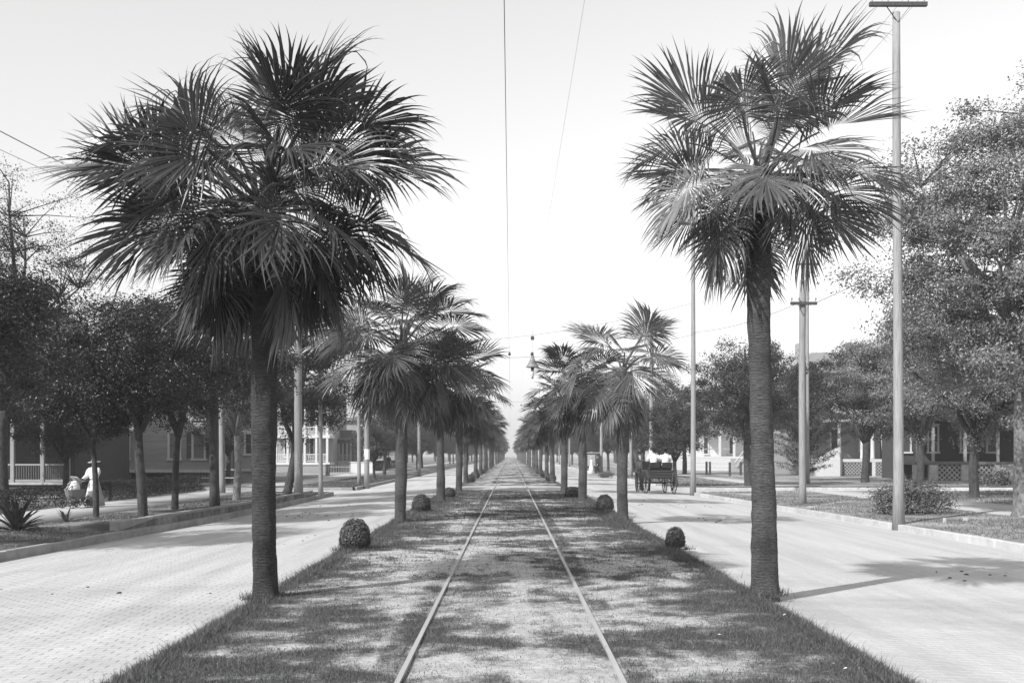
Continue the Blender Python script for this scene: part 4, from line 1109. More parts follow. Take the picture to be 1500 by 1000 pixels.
# set-back wing with white band courses
wg = MB().box(0.26, 1.7, 5.0, 9.0, zb0, 6.5).build('wing', M['grey_wall'], h1)
MB().box(0.26, 1.8, 4.9, 5.0, zb0 - 0.16, zb0).build('water_table', M['white'], h1)
MB().box(0.26, 1.8, 4.9, 5.0, ZP(633, 69), ZP(630, 69)).build('belt_course', M['white'], h1)
window(h1, 0.9, 1.6, ZP(664, 69), ZP(636, 69), 5.0, shutters=False, blind=False)
MB().box(0.3, 1.6, 5.1, 8.9, -0.1, zb0 - 0.17).build('foundation', M['concrete'], h1)
rf = MB(); rf.prism([(0.16, 6.5), (2.1, 6.5), (1.5, 8.0), (0.16, 8.0)], 4.7, 9.0); rf.build('roof', M['roof'], h1)

def picket_fence(name, a, b, h, spacing, pw, mat, label, post=2.4, z=-0.08, rails=(0.18, 0.8), base=None):
    a = Vector((a[0], a[1], z)); b = Vector((b[0], b[1], z)); L = (b - a).length; d = (b - a) / L
    root = empty(name, a); tag(root, label, 'fence')
    n = int(round(L / post))
    for i in range(n + 1):
        p = d * (L * i / n); m = MB(); m.bar(p, p + Vector((0, 0, h * 1.08)), 0.09); m.build('post', mat, root)
    for rz_ in rails:
        m = MB(); m.bar(Vector((0, 0, h * rz_)), d * L + Vector((0, 0, h * rz_)), 0.03, 0.05); m.build('rail', mat, root)
    m = MB(); k = int(L / spacing)
    for i in range(k):
        p = d * ((i + 0.5) * L / k); m.bar(p + Vector((0, 0, 0.04)), p + Vector((0, 0, h)), pw, pw * 0.6)
    tag(m.build('pickets', mat, root), kind='stuff')
    if base:
        m = MB(); m.bar(Vector((0, 0, base / 2)), d * L + Vector((0, 0, base / 2)), 0.2, base); m.build('base_course', M['concrete'], root)
    return root
picket_fence('iron_fence', (XP(140, 60), 60), (XP(318, 60), 60), 0.8, 0.17, 0.02, M['iron'], 'thin iron picket fence on a pale base before the clapboard house', base=0.14)
picket_fence('board_fence', (XP(289, 57.5), 57.6), (XP(345, 57.5), 57.6), 0.5, 5, 0.02, M['concrete'], 'low pale rail fence at the clapboard house corner', rails=(0.95,))

# white porch of the near lot
PY = 48.5
h0 = empty('porch_house', (XP(100, PY), PY, 0)); tag(h0, 'dark house with white porch posts and railing behind the hedge', 'house')
def PX(px): return XP(px, PY) - h0.location.x
MB().box(PX(-160), 0.1, 0, 3.6, ZP(706, PY) - 0.12, ZP(706, PY)).build('porch_floor', M['concrete'], h0)
MB().box(PX(-160), 0.05, 0.1, 3.5, -0.1, ZP(706, PY) - 0.13).build('skirting', M['dark_wall'], h0)
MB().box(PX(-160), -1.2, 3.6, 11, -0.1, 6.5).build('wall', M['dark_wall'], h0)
for px in (-140, -90, -40, 17, 61, 98):
    MB().box(PX(px) - 0.085, PX(px) + 0.085, 0.02, 0.19, ZP(706, PY), 3.7).build('post', M['cream'], h0)
for a, b in ((-140, -90), (-90, -40), (-40, 17), (17, 61), (61, 98)):
    m = MB()
    m.box(PX(a) + 0.1, PX(b) - 0.1, 0.06, 0.14, ZP(681.5, PY), ZP(679, PY)); m.box(PX(a) + 0.1, PX(b) - 0.1, 0.06, 0.14, ZP(704, PY), ZP(702, PY))
    rl = m.build('railing', M['cream'], h0)
    n = 10
    for i in range(n):
        x = PX(a) + 0.14 + (PX(b) - PX(a) - 0.28) * (i + 0.5) / n
        MB().box(x - 0.02, x + 0.02, 0.08, 0.12, ZP(702, PY), ZP(681.5, PY)).build('baluster', M['shutter'], rl)
MB().box(PX(-160), 0.4, -0.4, 4.0, 3.7, 4.0).build('porch_beam', M['cream'], h0)
rf = MB(); rf.prism([(PX(-160), 4.0), (0.6, 4.0), (-0.6, 5.0), (PX(-160), 5.0)], -0.6, 5); rf.build('porch_roof', M['roof'], h0)
rf = MB(); rf.prism([(PX(-170), 6.5), (-0.7, 6.5), (PX(-30), 9.5)], 3.2, 11.5); rf.build('roof', M['roof'], h0)

# white two-storey porch house, small dark gabled porch and the pale gabled house behind
Y2 = 104.0
h2 = empty('veranda_house', (XP(480, Y2), Y2, 0)); tag(h2, 'white house with a two-storey veranda of slim columns', 'house')
def QX(px): return XP(px, Y2) - h2.location.x
zf1, zf2 = ZP(677, Y2), ZP(637, Y2)
MB().box(QX(395), 0, 3.0, 12, -0.1, 8.2).build('wall', M['pale_wall'], h2)
MB().box(QX(395), 0.2, 0, 3.0, zf1 - 0.25, zf1).build('porch_floor', M['white'], h2)
MB().box(QX(395), 0.2, 0, 3.0, zf2 - 0.3, zf2).build('balcony_floor', M['white'], h2)
MB().box(QX(395), 0.15, 0.1, 3.0, -0.1, zf1 - 0.26).build('skirting', M['pale_wall'], h2)
for px in (404, 421, 446, 463, 479):
    MB().box(QX(px) - 0.11, QX(px) + 0.11, 0.04, 0.26, zf1, 7.9).build('column', M['white'], h2)
for z0_ in (zf1, zf2):
    m = MB(); m.box(QX(395), 0, 0.1, 0.18, z0_ + 0.78, z0_ + 0.86); m.box(QX(395), 0, 0.1, 0.18, z0_ + 0.12, z0_ + 0.18); rl = m.build('railing', M['white'], h2)
    m = MB(); x = QX(395) + 0.1
    while x < 0: m.box(x - 0.025, x + 0.025, 0.12, 0.16, z0_ + 0.18, z0_ + 0.78); x += 0.19
    tag(m.build('balusters', M['white'], rl), kind='stuff')
for px0, px1 in ((446, 451), (455, 459), (408, 415), (424, 431)):
    window(h2, QX(px0), QX(px1), zf1 + 0.6, zf1 + 2.6, 3.0, 0.1, False, False); window(h2, QX(px0), QX(px1), zf2 + 0.5, zf2 + 2.4, 3.0, 0.1, False, False)
rf = MB(); rf.prism([(QX(390), 8.0), (0.5, 8.0), (QX(440), 10.4)], -0.5, 12.3); rf.build('roof', M['roof_pale'], h2)
# dark gabled porch
Y3 = 110.0
h3 = empty('cottage', (XP(498, Y3), Y3, 0)); tag(h3, 'low cottage with a dark shingled gable porch and arched openings', 'house')
def RX(px): return XP(px, Y3) - h3.location.x
zf = ZP(675, Y3)
MB().box(RX(482), RX(514), 2.2, 9, -0.1, ZP(645, Y3)).build('wall', M['shutter'], h3)
MB().box(RX(481), RX(517), 0, 2.2, -0.1, zf).build('porch_floor', M['concrete'], h3)
for px in (482, 489, 496, 502, 508, 513.5):
    MB().box(RX(px) - 0.09, RX(px) + 0.09, 0.05, 0.23, zf, ZP(645, Y3)).build('post', M['grey_wall'] if px > 500 else M['pale_wall'], h3)
MB().box(RX(481), RX(515), 0.02, 0.26, ZP(649, Y3), ZP(645, Y3)).build('porch_beam', M['shutter'], h3)
m = MB(); m.box(RX(482), RX(512), 0.1, 0.16, zf + 0.65, zf + 0.72); rl = m.build('railing', M['cream'], h3)
m = MB()
for i in range(16): x = RX(482) + (RX(512) - RX(482)) * (i + 0.5) / 16; m.box(x - 0.025, x + 0.025, 0.11, 0.15, zf, zf + 0.65)
tag(m.build('balusters', M['cream'], rl), kind='stuff')
m = MB(); m.quad((RX(479), -0.4, ZP(644, Y3)), (RX(514), -0.4, ZP(644, Y3)), (RX(511), 4, ZP(633, Y3)), (RX(480), 4, ZP(633, Y3))); m.prism([(RX(512), ZP(648, Y3)), (RX(517), ZP(648, Y3)), (RX(512.5), ZP(629, Y3)), (RX(482), ZP(629, Y3)), (RX(482), ZP(634, Y3))], 1.5, 4.5)
m.build('roof', M['shutter'], h3)
m = MB()
for i in range(4): m.box(RX(514) + i * 0.3, RX(514) + i * 0.3 + 0.32, 0.3, 1.6, -0.1, zf - 0.16 * (i + 1))
m.build('stair', M['concrete'], h3)
# pale gabled house behind
Y4 = 132.0
h4 = empty('gabled_house', (XP(530, Y4), Y4, 0)); tag(h4, 'large pale house with a broad weathered roof behind the cottage', 'house')
def SX(px): return XP(px, Y4) - h4.location.x
MB().box(SX(484), SX(578), 0, 12, -0.1, ZP(615, Y4)).build('wall', M['pale_wall'], h4)
MB().box(SX(482), SX(580), -0.5, -0.02, ZP(615.5, Y4), ZP(612.5, Y4)).build('eave', M['cream'], h4)
m = MB(); m.prism([(0.0, 0.0), (12.8, 0.0), (6.4, 4.2)], SX(482), SX(540)); m.v = [(vy, vx - 0.6, vz + ZP(612.4, Y4)) for vx, vy, vz in m.v]; m.build('roof', M['roof_pale'], h4)
m = MB(); m.prism([(SX(540), ZP(612.4, Y4)), (SX(586), ZP(612.4, Y4)), (SX(556), ZP(589, Y4))], -0.8, 12.2); m.build('gable', M['roof_pale'], h4)
m = MB(); m.bar((SX(587), -0.9, ZP(613, Y4)), (SX(556), -0.9, ZP(588, Y4)), 0.15, 0.3); m.bar((SX(539), -0.9, ZP(613, Y4)), (SX(556), -0.9, ZP(588, Y4)), 0.15, 0.3); m.build('bargeboard', M['cream'], h4)
for px0, px1 in ((527, 532), (535, 540), (550, 555), (562, 567)):
    window(h4, SX(px0), SX(px1), ZP(668, Y4), ZP(652, Y4), 0, 0.12, False, False)
    window(h4, SX(px0), SX(px1), ZP(640, Y4), ZP(624, Y4), 0, 0.12, False, False)
MB().box(SX(487), SX(490), 3, 4, ZP(612, Y4), ZP(590, Y4)).build('chimney', M['grey_wall'], h4)
picket_fence('wire_fence', (XP(424, 92), 92), (XP(513, 92), 92), 0.85, 0.22, 0.03, M['cream'], 'white wire and picket fence before the veranda house', base=0.1)
for px in (478.5, 481.5):
    m = MB(); m.bar((0, 0, -0.1), (0, 0, 0.95), 0.16); tag(m.build('gate_post', M['pole_dark'], None, False, 0.01, (XP(px, 86), 86, -0.05)), 'dark square gate post before the white wire fence', 'post', 'pair of dark gate posts')
m = MB(); m.box(XP(514, 100), XP(548, 100), 99.9, 100.2, -0.1, ZP(677, 100)); m.box(XP(514, 100) - 0.1, XP(548, 100) + 0.1, 99.85, 100.25, ZP(677, 100), ZP(676, 100))
tag(m.build('garden_wall', M['white']), 'low white garden wall beside the white picket fence', 'wall')
hedge((-15.2, 108, -0.06), 30, 1.2, 1.0, 7, 'pale clipped hedge along the sidewalk ahead of the walking man', n=9000, size=0.14)

# white lattice porch house, carriage side
Y5 = 84.0
h5 = empty('lattice_porch_house', (XP(1230, Y5), Y5, 0.1)); tag(h5, 'pale house with white columns over a lattice porch base', 'house')
def TX(px): return XP(px, Y5) - h5.location.x
def TZ(py): return ZP(py, Y5) - 0.1
zf = TZ(672)
MB().box(TX(1196), TX(1315), 4.0, 16, -0.2, 8.6).build('wall', M['pale_wall'], h5)
MB().box(TX(1196), TX(1228), -0.5, 4.0, -0.2, zf + 0.05).build('stair_block', M['white'], h5)
m = MB(); m.prism([(TX(1196), zf + 0.05), (TX(1228), zf + 0.05), (TX(1226), zf + 0.9), (TX(1222), zf + 0.9)], -0.45, -0.2); m.build('cheek_wall', M['white'], h5)
MB().box(TX(1228), TX(1305), 0, 4.0, zf - 0.25, zf).build('porch_floor', M['white'], h5)
def lattice(root, x0, x1, z0, z1, y, step=0.28):
    la = MB().box(x0, x1, y + 0.05, y + 0.08, z0, z1).build('lattice_backing', M['dark_wall'], root)
    L = z1 - z0; x = x0 - L
    while x < x1:
        for s_ in (1, -1):
            a0, b0 = (z0, z1) if s_ > 0 else (z1, z0)
            xa, xb = x, x + L; t0 = max(0, (x0 - xa) / L); t1 = min(1, (x1 - xa) / L)
            if t1 > t0:
                m = MB(); yy = y + (0.02 if s_ > 0 else 0.0)
                m.bar((xa + L * t0, yy, a0 + (b0 - a0) * t0), (xa + L * t1, yy, a0 + (b0 - a0) * t1), 0.012, 0.07, up=(0, 0, 1)); m.build('lattice_slat', M['cream'], la)
        x += step
    return la
lattice(h5, TX(1233), TX(1263), -0.1, zf - 0.28, 0.05); lattice(h5, TX(1278), TX(1298), -0.1, zf - 0.28, 0.05)
for px in (1231, 1265, 1280, 1297):
    MB().box(TX(px) - 0.14, TX(px) + 0.14, -0.02, 0.04, -0.2, zf - 0.26).build('pier', M['white'], h5)
    MB().loft([(TX(px), 0.3, zf, 0.2, 0.2), (TX(px), 0.3, zf + 0.15, 0.17, 0.17), (TX(px), 0.3, zf + 3.0, 0.13, 0.13), (TX(px), 0.3, zf + 3.1, 0.19, 0.19)], 14).build('column', M['white'], h5, True)
MB().box(TX(1226), TX(1306), -0.2, 4.0, zf + 3.1, zf + 3.6).build('porch_beam', M['white'], h5)
for px0, px1 in ((1240, 1250), (1284, 1293), (1205, 1214)):
    window(h5, TX(px0), TX(px1), zf + 0.7, zf + 2.5, 4.0, 0.12, False, False)
rf = MB(); rf.prism([(TX(1186), 8.6), (TX(1322), 8.6), (TX(1282), 10.3), (TX(1206), 10.3)], 3.4, 16.5); rf.build('roof', M['roof_pale'], h5)
rf = MB(); rf.quad((TX(1224), -0.5, zf + 3.61), (TX(1308), -0.5, zf + 3.61), (TX(1304), 4.0, zf + 4.8), (TX(1228), 4.0, zf + 4.8)); rf.build('porch_roof', M['roof_pale'], h5)
MB().box(TX(1209), TX(1214), 8, 9, 10.0, 11.6).build('chimney', M['grey_wall'], h5)

# dark porch house
Y6 = 70.0
h6 = empty('dark_porch_house', (XP(1420, Y6), Y6, 0.14)); tag(h6, 'dark house with a deep shaded porch and pale posts', 'house')
def UX(px): return XP(px, Y6) - h6.location.x
def UZ(py): return ZP(py, Y6) - 0.14
zf = UZ(676)
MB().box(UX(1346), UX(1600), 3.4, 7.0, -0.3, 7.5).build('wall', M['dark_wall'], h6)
MB().box(UX(1342), UX(1600), 0, 3.4, zf - 0.2, zf).build('porch_floor', M['shutter'], h6)
MB().box(UX(1342), UX(1600), -0.3, 3.3, 3.9, 4.4).build('porch_beam', M['shutter'], h6)
rf = MB(); rf.quad((UX(1336), -0.8, 4.41), (UX(1606), -0.8, 4.41), (UX(1600), 3.4, 6.0), (UX(1342), 3.4, 6.0)); rf.build('porch_roof', M['roof'], h6)
rf = MB(); rf.prism([(UX(1338), 7.5), (UX(1610), 7.5), (UX(1470), 10.5)], 2.8, 7.5); rf.build('roof', M['roof'], h6)
for px in (1345, 1368, 1415, 1463, 1520, 1575):
    MB().box(UX(px) - 0.08, UX(px) + 0.08, 0.05, 0.21, zf, 3.9).build('post', M['cream'], h6)
    MB().box(UX(px) - 0.3, UX(px) + 0.3, 0.02, 0.3, -0.2, zf - 0.21).build('pier', M['concrete'], h6)
for a, b in ((1374, 1410), (1421, 1457)): lattice(h6, UX(a), UX(b), -0.2, zf - 0.22, 0.1, 0.34)
for px0, px1 in ((1350, 1361), (1390, 1403), (1440, 1453), (1480, 1493)):
    window(h6, UX(px0), UX(px1), zf + 0.7, zf + 2.5, 3.4, 0.12, False, False)
m = MB()
for i in range(4): m.box(UX(1468), UX(1490), -0.3 * (i + 1), -0.3 * i, -0.2, zf - 0.17 * (i + 1))
m.build('stair', M['concrete'], h6)

# white stair house
Y7 = 112.0
h7 = empty('white_stair_house', (XP(1070, Y7), Y7, 0.05)); tag(h7, 'white house with a railed outside stair behind the dark fence posts', 'house')
def WX(px): return XP(px, Y7) - h7.location.x
def WZ(py): return ZP(py, Y7) - 0.05
MB().box(WX(1012), WX(1112), 4, 14, -0.1, 6.5).build('wall', M['white'], h7)
MB().box(WX(1012), WX(1110), 0, 4, WZ(671), WZ(668)).build('porch_floor', M['white'], h7)
MB().box(WX(1012), WX(1110), 0.01, 4, -0.1, WZ(671.05)).build('skirting', M['white'], h7)
for px in (1014, 1030, 1055, 1076, 1094, 1109): MB().box(WX(px) - 0.12, WX(px) + 0.12, 0.1, 0.34, WZ(668), 4.2).build('column', M['white'], h7)
m = MB(); m.box(WX(1012), WX(1070), 0.15, 0.22, WZ(658), WZ(656.5)); m.build('railing', M['cream'], h7)
m = MB()
for i in range(8): m.box(WX(1070) + 0.0, WX(1092), -0.28 * (i + 1), -0.28 * i, -0.1, WZ(669) - 0.17 * (i + 1))
m.build('stair', M['cream'], h7)
m = MB(); m.bar((WX(1070), -2.2, 0.8), (WX(1092), 0, WZ(657)), 0.08); m.bar((WX(1072), -2.2, 0.4), (WX(1094), 0, WZ(662)), 0.06); m.build('handrail', M['white'], h7)
for px0, px1 in ((1018, 1025), (1040, 1047), (1080, 1087),): window(h7, WX(px0), WX(px1), WZ(664), WZ(640), 4.0, 0.12, False, False)
rf = MB(); rf.prism([(WX(1008), 6.5), (WX(1116), 6.5), (WX(1090), 9.0), (WX(1034), 9.0)], -0.6, 14.5); rf.build('roof', M['roof_pale'], h7)
wf = empty('post_fence', (XP(1003, 98), 98, -0.06)); tag(wf, 'dark post and wire fence along the pale sidewalk', 'fence')
fp = [(XP(1001, 100), 100), (XP(1004, 97), 97), (XP(1035, 92), 92), (XP(1040, 90), 90), (XP(1069, 84), 84), (XP(1085, 88), 88)]
for x, y in fp: m = MB(); m.bar((x - wf.location.x, y - 98, 0), (x - wf.location.x, y - 98, 1.15), 0.17); m.build('post', M['pole_dark'], wf, bevel=0.01)
for hh in (0.3, 0.65, 1.0):
    m = MB()
    for (x, y), (x2, y2) in zip(fp[:-1], fp[1:]): m.bar((x - wf.location.x, y - 98, hh), (x2 - wf.location.x, y2 - 98, hh), 0.012)
    m.build('wire', M['wire'], wf)

# ------------------------------------------------------------------ people, horse, carriage
def skinned(name, joints, edges, mat, parent=None, sub=2, root=None):
    """one continuous body grown over a skeleton: joints = {key: (x, y, z, radius)}"""
    keys = list(joints); me = bpy.data.meshes.new(name)
    me.from_pydata([joints[k][:3] for k in keys], [(keys.index(a), keys.index(b)) for a, b in edges], [])
    o = bpy.data.objects.new(name, me); C.objects.link(o)
    sm = o.modifiers.new('skin', 'SKIN'); ss = o.modifiers.new('sub', 'SUBSURF'); ss.levels = sub; ss.render_levels = sub
    sv = me.skin_vertices[0].data
    for i, k in enumerate(keys):
        r = joints[k][3]; sv[i].radius = (r, r) if not hasattr(r, '__len__') else r
        sv[i].use_root = (k == (root or keys[0]))
    bpy.context.view_layer.update()
    dg = bpy.context.evaluated_depsgraph_get()
    new = bpy.data.meshes.new_from_object(o.evaluated_get(dg)); new.name = name
    bpy.data.objects.remove(o); new.materials.clear(); new.materials.append(mat)
    new.polygons.foreach_set('use_smooth', np.ones(len(new.polygons), dtype=bool))
    return link_mesh(name, new, parent)

def hand(j, e, key, p, d, side, s=1.0):
    """five unequal bent fingers at the end of an arm; p wrist, d pointing direction, side thumb direction"""
    p = Vector(p); d = Vector(d).normalized(); sd_ = Vector(side).normalized(); n = d.cross(sd_)
    palm_ = p + d * 0.05 * s; j[key + 'palm'] = (*palm_, 0.03 * s); e.append((key, key + 'palm'))
    for i, (o, L) in enumerate(((-0.03, 0.07), (-0.01, 0.085), (0.01, 0.08), (0.03, 0.06))):
        a = palm_ + d * 0.04 * s + sd_ * o * s; b = a + (d * 0.7 - n * 0.7).normalized() * L * 0.55 * s; c = b - n * L * 0.45 * s
        j[f'{key}f{i}a'] = (*a, 0.011 * s); j[f'{key}f{i}b'] = (*b, 0.009 * s); j[f'{key}f{i}c'] = (*c, 0.008 * s)
        e += [(key + 'palm', f'{key}f{i}a'), (f'{key}f{i}a', f'{key}f{i}b'), (f'{key}f{i}b', f'{key}f{i}c')]
    t = palm_ + sd_ * 0.045 * s; t2 = t + (d + sd_ * 0.3 - n * 0.4).normalized() * 0.045 * s
    j[key + 't1'] = (*t, 0.012 * s); j[key + 't2'] = (*t2, 0.009 * s); e += [(key + 'palm', key + 't1'), (key + 't1', key + 't2')]

def body(parent, H, pose, skin, sit=False, female=True, s_hand=1.0):
    """H standing height; local +Y is forward; pose gives elbow and wrist points for left (L) and right (R) and ankle points"""
    u = H / 1.7; sh = 0.17 * u if female else 0.2 * u
    dz = 0.0 if not sit else -0.42 * u
    j = {'pelvis': (0, 0, 0.92 * u + dz, 0.12 * u), 'waist': (0, 0, 1.08 * u + dz, 0.1 * u if female else 0.125 * u), 'chest': (0, 0.01, 1.28 * u + dz, (0.13 * u, 0.1 * u)), 'neck0': (0, 0, 1.42 * u + dz, 0.05 * u),
         'neck1': (0, 0.01, 1.49 * u + dz, 0.045 * u), 'jaw': (0, 0.035 * u, 1.535 * u + dz, 0.06 * u), 'head': (0, 0.015, 1.60 * u + dz, 0.088 * u), 'crown': (0, 0.0, 1.665 * u + dz, 0.06 * u), 'nose': (0, 0.105 * u, 1.575 * u + dz, 0.014 * u)}
    e = [('pelvis', 'waist'), ('waist', 'chest'), ('chest', 'neck0'), ('neck0', 'neck1'), ('neck1', 'jaw'), ('jaw', 'head'), ('head', 'crown'), ('head', 'nose')]
    for s_, k in ((-1, 'L'), (1, 'R')):
        j['sh' + k] = (s_ * sh, 0, 1.37 * u + dz, 0.06 * u); j['el' + k] = (*pose['el' + k], 0.043 * u); j['wr' + k] = (*pose['wr' + k], 0.028 * u)
        e += [('chest', 'sh' + k), ('sh' + k, 'el' + k), ('el' + k, 'wr' + k)]
        dd = Vector(pose['wr' + k]) - Vector(pose['el' + k]); hand(j, e, 'wr' + k, pose['wr' + k], dd, (-s_, 0, 0.2), s_hand * u)
        hipx = 0.09 * u * s_
        j['hip' + k] = (hipx, 0, 0.86 * u + dz, 0.085 * u); j['kn' + k] = (*pose['kn' + k], 0.057 * u); j['an' + k] = (*pose['an' + k], 0.038 * u)
        a = Vector(pose['an' + k]); j['to' + k] = (a.x + 0.01 * s_, a.y + 0.15 * u, max(0.03, a.z - 0.05), 0.03 * u)
        e += [('pelvis', 'hip' + k), ('hip' + k, 'kn' + k), ('kn' + k, 'an' + k), ('an' + k, 'to' + k)]
    return skinned('body', j, e, skin, parent, 2, 'pelvis'), u, dz
def hat(parent, x, y, z, rb, rc, hc, mat, tilt=0.0):
    m = MB(); m.loft([(0, 0, 0, rb, rb), (0, 0, 0.015, rb, rb), (0, 0, 0.02, rc, rc), (0, 0, hc * 0.8, rc * 0.95, rc * 0.95), (0, 0, hc, rc * 0.7, rc * 0.7)], 18)
    o = m.build('hat', mat, parent, False, 0, (x, y, z)); o.rotation_euler = (tilt, 0, 0); return o

# person with the baby carriage
NP = G(137, 742, -0.045); NP.x += 0.02
nurse = empty('person', NP, math.radians(155)); tag(nurse, 'person in white blouse and long skirt with hat pushing a baby carriage', 'person')
u = 1.56 / 1.7
b_, u, dz = body(nurse, 1.56, {'elL': (-0.24 * u, 0.1, 1.12 * u), 'wrL': (-0.17 * u, 0.36, 1.0 * u), 'elR': (0.24 * u, 0.1, 1.12 * u), 'wrR': (0.17 * u, 0.36, 1.0 * u),
     'knL': (-0.09, 0.1, 0.48 * u), 'anL': (-0.09, 0.05, 0.09), 'knR': (0.09, 0.0, 0.48 * u), 'anR': (0.09, -0.12, 0.09)}, M['skin_dark'])
MB().loft([(0, -0.02, 0.04, 0.33, 0.33), (0, -0.02, 0.3, 0.29, 0.29), (0, 0, 0.7 * u, 0.22, 0.2), (0, 0, 0.95 * u, 0.165, 0.14), (0, 0, 1.05 * u, 0.125, 0.105)], 20).build('skirt', M['cloth_grey'], nurse, True)
MB().loft([(0, 0.03, 0.25, 0.2, 0.28), (0, 0.05, 0.6 * u, 0.17, 0.2), (0, 0.03, 1.04 * u, 0.115, 0.115)], 16).build('apron', M['cloth_white'], nurse, True)
m = MB(); m.loft([(0, 0, 1.0 * u, 0.15, 0.125), (0, 0.01, 1.12 * u, 0.155, 0.13), (0, 0.02, 1.28 * u, 0.185, 0.15), (0, 0, 1.4 * u, 0.17, 0.1), (0, 0, 1.46 * u, 0.065, 0.065)], 18)
for s_ in (-1, 1): m.tube([(s_ * 0.15 * u, 0, 1.37 * u), (s_ * 0.22 * u, 0.03, 1.27 * u), (s_ * 0.24 * u, 0.1, 1.12 * u), (s_ * 0.18 * u, 0.32, 1.01 * u)], [0.085, 0.095, 0.075, 0.045], 10)
m.build('blouse', M['cloth_white'], nurse, True)
hat(nurse, 0, 0, 1.615 * u, 0.2, 0.1, 0.09, M['straw'], -0.1)

def wheel(parent, loc, R, mat, spokes=10, tube=0.02, axis='X', name='wheel', rot=0.0):
    root = MB()
    n = 28
    pts = [(0, R * math.cos(2 * math.pi * k / n), R * math.sin(2 * math.pi * k / n)) for k in range(n + 1)]
    root.tube(pts, tube, 6, cap=False)
    wo = root.build(name, mat, parent, True, 0, loc)
    m = MB()
    for k in range(spokes):
        a = 2 * math.pi * k / spokes; m.bar((0, 0.04 * math.cos(a), 0.04 * math.sin(a)), (0, (R - tube) * math.cos(a), (R - tube) * math.sin(a)), 0.018, 0.024)
    m.build('spoke_set', mat, wo)
    MB().tube([(-0.08, 0, 0), (0.08, 0, 0)], [0.05, 0.05], 10).build('hub', mat, wo)
    if rot: wo.rotation_euler = (0, 0, rot)
    return wo
fwd = Matrix.Rotation(math.radians(155), 4, 'Z') @ Vector((0, 1, 0))
BP = NP + fwd * 0.78
pram = empty('baby_carriage', BP, math.radians(155)); tag(pram, 'low wicker baby carriage holding a small child', 'baby carriage')
MB().loft([(0, 0, 0.3, 0.15, 0.28), (0, 0, 0.4, 0.2, 0.34), (0, 0.02, 0.6, 0.22, 0.37)], 16).build('basket', plain('wicker', 0.18, 0.85, 0.3, 30, 0.6), pram)
for x in (-0.24, 0.24):
    for y in (-0.3, 0.3): wheel(pram, (x, y, 0.19), 0.18, M['iron'], 8, 0.012)
m = MB(); m.tube([(-0.17, -0.42, 0.62), (-0.17, -0.78 + 0.36, 0.9), ], 0.012, 6); m.tube([(0.17, -0.42, 0.62), (0.17, -0.42, 0.9)], 0.012, 6); m.tube([(-0.2, -0.42, 0.9), (0.2, -0.42, 0.9)], 0.014, 6); m.build('handle', M['iron'], pram)
m = MB(); m.bar((-0.24, -0.3, 0.19), (0.24, -0.3, 0.19), 0.02); m.bar((-0.24, 0.3, 0.19), (0.24, 0.3, 0.19), 0.02); m.bar((0, -0.3, 0.2), (0, -0.2, 0.36), 0.02); m.bar((0, 0.3, 0.2), (0, 0.2, 0.36), 0.02); m.build('axle', M['iron'], pram)
child = empty('person', BP + Vector((0, 0, 0.02)), math.radians(155)); tag(child, 'small child in white with a wide round hat seated in the baby carriage', 'person')
ch = 0.8 / 1.7
body(child, 0.8, {'elL': (-0.15, 0.06, 0.66), 'wrL': (-0.1, 0.18, 0.62), 'elR': (0.15, 0.06, 0.66), 'wrR': (0.1, 0.18, 0.62), 'knL': (-0.07, 0.2, 0.55), 'anL': (-0.07, 0.3, 0.46), 'knR': (0.07, 0.2, 0.55), 'anR': (0.07, 0.3, 0.46)}, M['skin'])
child.location.z += 0.16
MB().loft([(0, 0.06, 0.36, 0.17, 0.22), (0, 0.03, 0.52, 0.17, 0.17), (0, 0, 0.66, 0.11, 0.09), (0, 0, 0.7, 0.05, 0.05)], 16).build('dress', M['cloth_white'], child, True)
hat(child, 0, -0.03, 0.74, 0.2, 0.1, 0.08, M['straw'], 0.55)

# man walking away on the far sidewalk
mp = G(569, 687, -0.045)
man = empty('person', mp, math.radians(5)); tag(man, 'man in dark suit walking along the far sidewalk', 'person')
body(man, 1.74, {'elL': (-0.27, -0.06, 1.12), 'wrL': (-0.26, 0.1, 0.9), 'elR': (0.27, -0.02, 1.12), 'wrR': (0.26, 0.0, 0.88), 'knL': (-0.1, 0.14, 0.52), 'anL': (-0.1, 0.1, 0.1), 'knR': (0.1, 0.0, 0.5), 'anR': (0.1, -0.25, 0.16)}, M['skin'], female=False)
def suit(o, H, leg=True):
    u = H / 1.7
    m = MB(); m.loft([(0, 0, 0.78 * u, 0.2, 0.15), (0, 0, 0.95 * u, 0.19, 0.15), (0, 0, 1.1 * u, 0.18, 0.14), (0, 0.01, 1.3 * u, 0.215, 0.15), (0, 0, 1.41 * u, 0.2, 0.1), (0, 0, 1.47 * u, 0.07, 0.07)], 16)
    for s_ in (-1, 1): m.tube([(s_ * 0.18, 0, 1.39 * u), (s_ * 0.265, -0.03, 1.1 * u), (s_ * 0.255, 0.04, 0.92 * u)], [0.085, 0.07, 0.05], 8)
    m.build('jacket', M['cloth_dark'], o, True)
    if leg:
        m = MB(); m.tube([(-0.09, 0, 0.88 * u), (-0.1, 0.14, 0.52), (-0.1, 0.1, 0.08)], [0.115, 0.085, 0.065], 8); m.tube([(0.09, 0, 0.88 * u), (0.1, 0.0, 0.5), (0.1, -0.25, 0.14)], [0.115, 0.085, 0.065], 8); m.build('trousers', M['cloth_dark'], o, True)
    hat(o, 0, 0, 1.63 * u, 0.15, 0.1, 0.12, M['cloth_dark'])
suit(man, 1.74)
